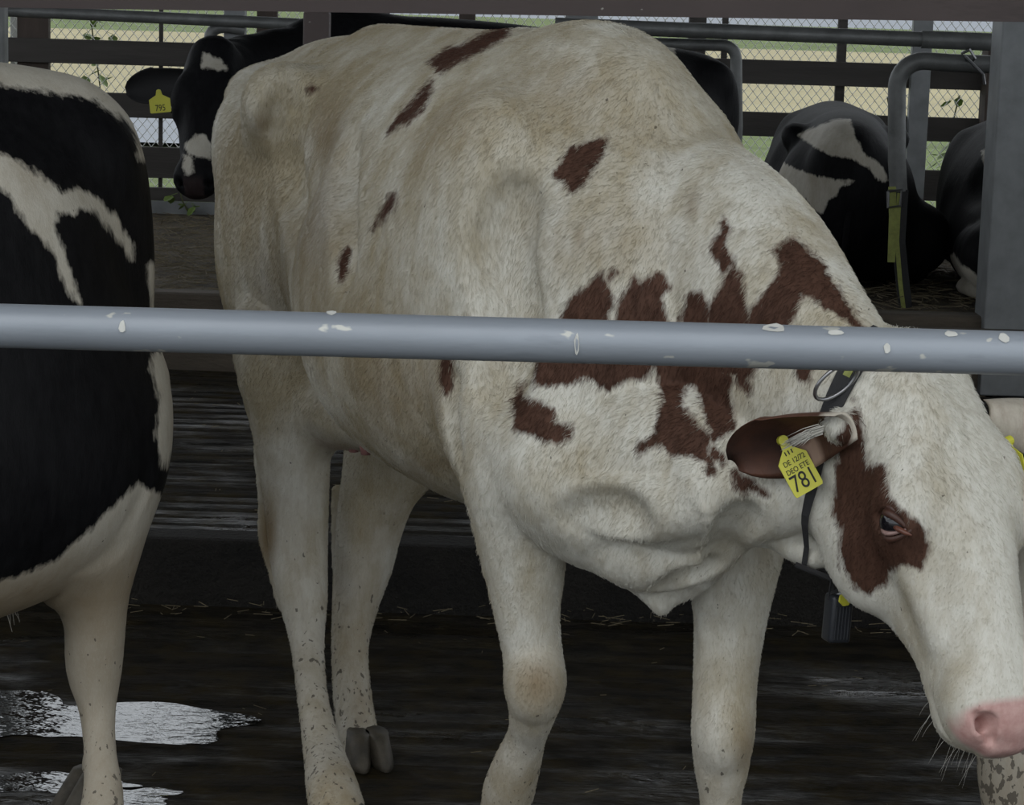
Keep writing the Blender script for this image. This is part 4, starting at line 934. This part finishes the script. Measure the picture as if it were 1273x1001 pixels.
puddle(40, 975, .20, .055, .0, 4, 'narrow puddle in the lower left corner')
puddle(165, 992, .09, .05, .0, 5, 'small puddle just right of the pale leg at the bottom left')

MR = finish_main()
def grab(o):
    v = np.zeros(len(o.data.vertices)*3, np.float32); o.data.vertices.foreach_get('co', v); q = np.zeros(len(o.data.polygons)*4, np.int32); o.data.loops.foreach_get('vertex_index', q)
    return v.reshape(-1, 3).astype(float), q.reshape(-1, 4)
def main_lens(p):
    hx = np.clip((p[:, 0]-.45)/.15, 0, 1)*np.clip((.95-p[:, 2])/.2, .0, 1); lg = np.clip((.75-p[:, 2])/.15, 0, 1)
    return 1-.5*np.maximum(hx, lg*.8)
fur(*grab(MR[1]), MR[1], 'coat_hair', M_RED, 340000, MR[0], .0115, lens=main_lens)

# ------------------------------------------------------------------ the rest of the herd
M_BLK = coat('black and white hide', (.0035, .0035, .0042), (.50, .47, .40), (.36, .32, .25), spot2=(.009, .009, .010))
M_WHT = coat('dirty white hide', (.06, .05, .04), (.52, .50, .44), (.40, .36, .29))
M_BEAR = simple('black ear hide', (.008, .008, .009), .7, bstr=.2)
def herd_cow(label, O, ang, s, mt, pose='stand', res=.014, zoff=0, head=None, legs=None, yext=.42, neck=True, trunk=None, zmax=1.52, extra=None):
    fr = Frame(O, ang); ly = pose == 'lie'; dz = -.68*s if ly else 0.0
    lo, hi = -1.72*s, (1.35 if neck else .62)*s
    if ly: yext = max(yext, .55*s)
    fd = Field([np.arange(lo, hi, res), np.arange(-yext, yext, res), np.arange(-.02, (zmax*s+dz)+.12, res)])
    st = np.array(trunk or [(-1.54, .03, 1.22, 1.05, 0, 0), (-1.49, .12, 1.345, .90, 0, 0), (-1.36, .185, 1.40, .80, 0, 0), (-1.15, .225, 1.42, .76, .0, 0), (-.95, .24, 1.425, .74, .02, 0),
          (-.75, .27, 1.42, .69, .10, 0), (-.5, .32, 1.42, .64, .14, 0), (-.25, .325, 1.425, .63, .14, 0), (0, .27, 1.43, .66, .10, 0), (.18, .225, 1.36, .70, .05, 0), (.32, .17, 1.22, .76, .0, 0), (.42, .08, 1.10, .86, 0, 0), (.46, .03, 1.05, .92, 0, 0)])
    st[:, :4] *= s; st[:, 2:4] += dz
    if ly: st[:, 1] *= 1.04; st[:, 3] = np.maximum(st[:, 3], .02)
    fd.loft((np.zeros(3), (1, 0, 0), (0, -1, 0), (0, 0, 1)), st, p=2.15)
    q = lambda x, y, z: np.array([x*s, y*s, z*s+dz])
    if ly:
        for s_ in (-1, 1): fd.ell((-.75*s, s_*.17*s, .22*s), np.array((.55, .22, .22))*s, k=.10*s)
    for s_ in (-1, 1):
        fd.ell(q(-.95, s_*.225, 1.31), np.array((.07, .05, .055))*s, k=.07*s); fd.ell(q(-1.40, s_*.11, 1.22), np.array((.06, .05, .06))*s, k=.06*s)
        fd.ell(q(-1.16, s_*.18, 1.0), np.array((.2, .12, .25))*s, k=.1*s); fd.ell(q(-.72, s_*.31, 1.22), np.array((.12, .06, .10))*s, k=.09*s, mode=-1)
        fd.ell(q(-.02, s_*.19, 1.08), np.array((.16, .09, .27))*s, k=.09*s); fd.ell(q(.16, s_*.17, .9), np.array((.12, .08, .15))*s, k=.08*s)
        if ly:
            fd.chain([(-1.12*s, s_*.30*s, .22*s), (-.78*s, s_*.31*s, .20*s), (-1.05*s, s_*.33*s, .08*s), (-.72*s, s_*.34*s, .05*s)], [.16*s, .10*s, .05*s, .035*s], k=.05*s)
            fd.chain([(.05*s, s_*.24*s, .20*s), (.32*s, s_*.26*s, .10*s), (.10*s, s_*.30*s, .05*s)], [.09*s, .055*s, .035*s], k=.04*s)
        elif not legs:
            fd.chain([q(-1.12, s_*.17, .95), q(-1.02, s_*.18, .78), q(-1.16, s_*.17, .58), q(-1.24, s_*.16, .46), q(-1.20, s_*.16, .28), q(-1.18, s_*.16, .13), q(-1.13, s_*.16, .07)], np.array([.15, .11, .065, .052, .033, .042, .046])*s, k=.05*s)
            fd.chain([q(.02, s_*.17, .85), q(.03, s_*.17, .66), q(.04, s_*.16, .43), q(.03, s_*.16, .25), q(.03, s_*.16, .13), q(.06, s_*.16, .07)], np.array([.11, .075, .055, .034, .042, .045])*s, k=.04*s)
    for rows in (legs or []): limb(fd, fr, rows, k=.045)
    for c_, r_, k_ in (extra or []): fd.ell(c_, r_, k=k_)
    H = None
    if neck:
        po = np.array(head[0]) if head else q(.95, 0, 1.32); A = np.array(head[1] if head else (.45, 0, -.8), float); N = np.array(head[2] if head else (.85, 0, .45), float)
        fd.chain([q(.05, 0, 1.18), (q(.30, 0, 1.16)*.6+po*.4)-np.array([0, 0, .03*s]), po+np.array([0, 0, -.07*s])-N/np.linalg.norm(N)*.07*s], np.array([.24, .165, .105])*s, k=.10*s, sq=(np.array([0, 1., 0]), .7))
        A_, B_, N_, g = add_head(fd, po, A, N, s, True); H = (A_, B_, N_, g, po)
    root = empty('cow', tuple(fr.O), label, 'cow'); root.rotation_euler[2] = fr.a
    o, V, Q = body_obj(fd, 'body', mt, root, 2)
    if H:
        for s_ in (1, -1):
            make_eye(root, H[3], s_, s, False); e0 = H[3](s_*.075, .07, -.08); al = H[1]*s_*1.0+np.array([0, 0, -.22])
            v, f = ear_mesh(e0, al, np.array([0, 0, 1.])*.45-H[2]*.85, L=.245*s, W=.07*s, cup=.03*s, th=.006*s); eo = mesh_obj('ear', v, f, M_BEAR if mt is M_BLK else M_EAR2, root, True)
            if mt is not M_BLK:
                for n_ in ('along', 'inner', 'across'): attr(eo, n_, np.full(len(v), .1))
    if not ly:
        if not legs:
            for x, y in ((-1.11, .16), (-1.11, -.16), (.08, .16), (.08, -.16)): hoof(root, q(x, y, .078), (1, 0), .05*s, .076*s)
        else:
            for rows in legs: p = fr.L(P(*rows[-1][:3])); hoof(root, np.array([p[0], p[1], .078]), (1, 0), .05, .075)
    m = MB(); tz = .05 if ly else .5
    m.tube([q(-1.42, 0, 1.27), q(-1.48, 0, 1.22), q(-1.525, 0, 1.10), q(-1.51, .01, .92), q(-1.46, .02, .74)], [.03*s, .026*s, .02*s, .016*s, .008*s], 10)
    tl = mesh_obj('tail', m.v, m.f, mt, root, True)
    for n_, vv in (('patch', .2 if mt is M_BLK else -.3), ('dirt', .1), ('pink', 0), ('speck', 0)): attr(tl, n_, np.full(len(m.v), vv))
    return root, o, V, Q, fr, H
def done(o, V, patch, pink=None, dirt=None, speck=None):
    z = np.zeros(len(V))
    for n_, v in (('patch', patch), ('pink', pink), ('dirt', dirt), ('speck', speck)): attr(o, n_, z if v is None else v)
# black cow at the left, seen from its rear half
hd = math.atan2(-.60, -.80); O1 = (-.625+.954*1.50, 0); O1 = (-.70-.80*1.47, 4.14-.60*1.47)
legs1 = [[(120, 480, 4.02, 85), (128, 560, 3.98, 66), (124, 640, 3.95, 45), (122, 700, 3.94, 42), (119, 770, 3.95, 38), (117, 830, 3.96, 35), (121, 880, 3.95, 23), (124, 930, 3.92, 20), (128, 985, 3.88, 25), (124, 1030, 3.84, 30), (120, 1045, 3.82, 32)],
         [(60, 480, 4.38, 85), (95, 560, 4.36, 60), (112, 640, 4.34, 38), (116, 700, 4.33, 33), (116, 770, 4.33, 28), (118, 830, 4.34, 26), (121, 880, 4.3, 18), (122, 930, 4.3, 17), (121, 955, 4.28, 20)]]
fore1 = lambda s_: None
root1, o1, V1, Q1, fr1, H1 = herd_cow('black cow cut by the left edge, white streaks on its flank, white hind leg', O1, hd, .99, M_BLK, res=.0085, legs=legs1, neck=True, head=((.95, -.22, 1.22), (.35, -.25, -.85), (.8, -.4, .45)), extra=[((-1.20, .14, .76), (.27, .20, .27), .1), ((-.95, .12, .68), (.30, .24, .24), .1)],
    trunk=[(-1.54, .05, 1.12, .95, 0, 0), (-1.50, .13, 1.31, .74, 0, 0), (-1.40, .185, 1.37, .66, 0, 0), (-1.2, .24, 1.395, .60, .0, 0), (-.95, .27, 1.41, .58, .0, 0), (-.75, .30, 1.41, .56, .04, 0), (-.5, .33, 1.42, .56, .10, 0), (-.25, .325, 1.425, .55, .14, 0), (0, .27, 1.43, .62, .10, 0), (.18, .225, 1.36, .70, .05, 0), (.32, .17, 1.22, .76, .0, 0), (.46, .03, 1.05, .92, 0, 0)])
for s_ in (-.16, .16): # its forelegs, outside the view
    m = MB(); m.tube([(.03, s_, .86), (.04, s_, .66), (.05, s_, .43), (.04, s_, .25), (.04, s_, .13), (.06, s_, .07)], [.10, .075, .055, .034, .042, .045], 14); l_ = mesh_obj('foreleg', m.v, m.f, M_BLK, root1, True); done(l_, m.v, np.full(len(m.v), -.1)); hoof(root1, np.array([.07, s_, .078]), (1, 0), .05, .075)
pt1 = Paint(V1, Q1, fr1); val = np.full(len(V1), .25); k = 3.031
for poly in ([(-60, 560), (0, 585), (60, 610), (200, 700), (230, 735), (280, 715), (350, 745), (400, 790), (450, 860), (495, 930), (500, 985), (470, 930), (430, 870), (350, 790), (310, 780), (270, 800), (215, 790), (205, 850), (215, 900), (245, 1000), (300, 1135), (285, 1135), (225, 1000), (180, 900), (110, 850), (60, 760), (0, 700), (-60, 640)],
             [(-60, 100), (-60, 300), (60, 325), (200, 345), (350, 368), (430, 415), (490, 460), (528, 520), (535, 600), (600, 560), (560, 380), (400, 180), (100, 100)], [(560, 1000), (590, 1000), (600, 1080), (606, 1250), (590, 1250), (575, 1100)]):
    pt1.patch(val, zm(poly, 0, 0, k), sign=-1, nmin=.35)
for poly in ([(-40, 745), (0, 725), (60, 705), (120, 655), (150, 625), (172, 604), (240, 640), (240, 1100), (-40, 1100)], [(193, 440), (225, 440), (230, 520), (205, 580), (198, 540), (200, 490), (190, 460)]): pt1.patch(val, poly, sign=-1, nmin=.6)
low = V1[:, 2] < .56; val = np.where(low, np.minimum(val, (V1[:, 2]-.50)*1.0), val)
done(o1, V1, val, None, np.clip((.62-V1[:, 2])/.5, 0, .35)+.45*gauss(V1, fr1.L(P(60, 740, 3.8)), (.5, .5, .08)), np.clip((.55-V1[:, 2])/.5, 0, .9))
# fringe of belly hair
m = MB(); r3 = np.random.default_rng(11)
for i in range(420):
    x = r3.uniform(-1.25, -.3); h = pt1.bvh.ray_cast(Vector((x, r3.uniform(.02, .16)*(1 if r3.random() < .5 else -1), -.0)), Vector((0, 0, 1)), 1)
    if h[0] is None or h[0][2] < .42: continue
    p = np.array(h[0]); d = np.array([r3.normal()*.3, r3.normal()*.3, -1]); L_ = .015+.02*r3.random(); m.tube([p, p+d*L_], [.0012, .0003], 3, cap=False)
tag(mesh_obj('belly_hair', m.v, m.f, M_LIP, root1, True), kind='stuff')
# black cow behind, facing the camera, tag 795
w2 = P(440, 26, 7.85); a2 = math.atan2(-.35, -.93); fr2 = Frame((w2[0], w2[1], ZA), a2)
po2 = fr2.L(P(264, 60, 7.35)); mu2 = fr2.L(P(243, 214, 7.15)); A2 = mu2-po2; N2 = fr2.D(np.array([-.12, -.93, .28])); s2 = np.linalg.norm(A2)/.52
root2, o2, V2, Q2, fr2, H2 = herd_cow('black cow behind facing the camera with a white forehead patch and yellow tag 795', (w2[0], w2[1], ZA), a2, .89, M_BLK, head=(po2, A2, N2), res=.011, yext=.62, trunk=[(-1.54, .03, 1.14, 1.0, 0, 0), (-1.49, .12, 1.27, .90, 0, 0), (-1.36, .185, 1.325, .80, 0, 0), (-1.15, .225, 1.35, .76, .0, 0), (-.95, .24, 1.375, .74, .02, 0), (-.75, .27, 1.40, .69, .10, 0), (-.5, .32, 1.42, .64, .14, 0), (-.25, .325, 1.43, .63, .14, 0), (0, .27, 1.43, .66, .10, 0), (.18, .225, 1.36, .70, .05, 0), (.32, .17, 1.22, .76, .0, 0), (.46, .03, 1.05, .92, 0, 0)])
pt2 = Paint(V2, Q2, fr2); val = np.full(len(V2), .25)
pt2.patch(val, zm([(565, 165), (600, 185), (650, 200), (690, 250), (660, 255), (620, 240), (550, 240)], 130, 30, 4.55), sign=-1, nmin=.6)
pt2.patch(val, zm([(515, 625), (555, 630), (590, 680), (600, 760), (540, 750), (470, 720), (460, 680), (505, 660)], 130, 30, 4.55), sign=-1, nmin=.6)
pt2.patch(val, zm([(455, 740), (490, 760), (500, 830), (470, 850), (445, 800)], 130, 30, 4.55), sign=-1, nmin=.6)
pt2.patch(val, [(760, 40), (836, 40), (838, 75), (830, 115), (760, 115)], sign=-1, nmin=.5)
T = V2-po2; An = A2/np.linalg.norm(A2); done(o2, V2, val, .04*np.clip((T@An-.43)/.02, 0, 1)*(np.abs(T@H2[1]) < .03)*(T@An < .6))
dn2 = fr2.D(np.array([.12, 0, -1])); yT = 7.12
put_tag(root2, fr2.L(P(197, 112, yT)), dn2, fr2.D(np.array([0, -1, .1])), (.062, .066), '795', None, 'yellow ear tag printed 795')
# cows lying in the stalls
def lying(label, px, Y, ang, s, patches, base=.25, mt=M_BLK, neck=False, zoff=0):
    c = P(px, 300, Y); a = math.radians(ang); root, o, V, Q, fr, H = herd_cow(label, (c[0], c[1], ZB+zoff), a, s, mt, 'lie', res=.016, neck=neck)
    pt = Paint(V, Q, fr); val = np.full(len(V), base)
    for sg, poly in patches: pt.patch(val, poly, sign=sg, nmin=.3)
    done(o, V, val); return root, o
Z = lambda pts: zm(pts, 930, 120, 3.335)
lying('black cow lying behind the bent pipe, a grey-white saddle over its back', 1028, 10.6, 86, .93,
      [(-1, Z([(210, 160), (290, 125), (360, 100), (420, 95), (440, 160), (470, 230), (560, 300), (580, 350), (545, 345), (500, 290), (430, 255), (340, 240), (280, 210)])), (-1, Z([(90, 250), (190, 300), (290, 335), (370, 350), (440, 352), (372, 372), (365, 410), (330, 425), (305, 480), (275, 470), (240, 420), (180, 430), (60, 400), (60, 240)]))])
lying('black cow lying by the wide grey post with a white patch low on its haunch', 1242, 10.0, 94, .90,
      [(-1, Z([(670, 840), (730, 800), (770, 740), (800, 680), (850, 655), (880, 700), (940, 735), (960, 775), (1050, 805), (1100, 800), (1100, 960), (670, 960)])), (1, Z([(770, 800), (800, 740), (830, 745), (825, 780), (780, 812)])), (-1, Z([(970, 225), (1010, 220), (1060, 270), (1100, 330), (1060, 350), (985, 290)]))])
0 and lying('black cow with a pale flank lying far back beyond the withers of the red-and-white cow', 560, 10.4, 178, 1.12, [(-1, [(760, 40), (836, 40), (838, 75), (830, 110), (760, 110)])])
# white cow mostly outside the right edge
legs5 = [[(1430, 590, 3.9, 80), (1362, 640, 3.82, 72), (1318, 720, 3.7, 62), (1290, 780, 3.66, 55), (1272, 860, 3.62, 50), (1264, 940, 3.6, 50), (1264, 1000, 3.6, 44), (1266, 1070, 3.6, 30), (1268, 1130, 3.59, 32), (1268, 1170, 3.58, 36)],
         [(1580, 640, 4.1, 70), (1590, 740, 4.1, 55), (1590, 850, 4.1, 42), (1590, 920, 4.1, 28), (1590, 1000, 4.1, 30), (1590, 1030, 4.1, 34)]]
root5, o5, V5, Q5, fr5, H5 = herd_cow('pale cow at the right edge, only its dirt-speckled foreleg in view beside the lowered head', (1.68, 3.95), math.radians(184), .98, M_WHT, res=.014, legs=legs5, yext=1.0, neck=True, head=((.42, .66, 1.22), (.1, .45, -.85), (.2, .85, .45)))
for s_ in (-.16, .16):
    m = MB(); m.tube([(-1.12, s_, .95), (-1.02, s_, .76), (-1.16, s_, .58), (-1.24, s_, .46), (-1.20, s_, .28), (-1.18, s_, .13), (-1.13, s_, .07)], [.15, .11, .065, .052, .033, .042, .046], 14); l_ = mesh_obj('hind_leg', m.v, m.f, M_WHT, root5, True); done(l_, m.v, np.full(len(m.v), -.2)); hoof(root5, np.array([-1.11, s_, .078]), (1, 0), .05, .075)
done(o5, V5, np.full(len(V5), -.3), None, np.clip((.6-V5[:, 2])/.6, 0, .45), np.clip((.75-V5[:, 2])/.35, 0, 1.25))
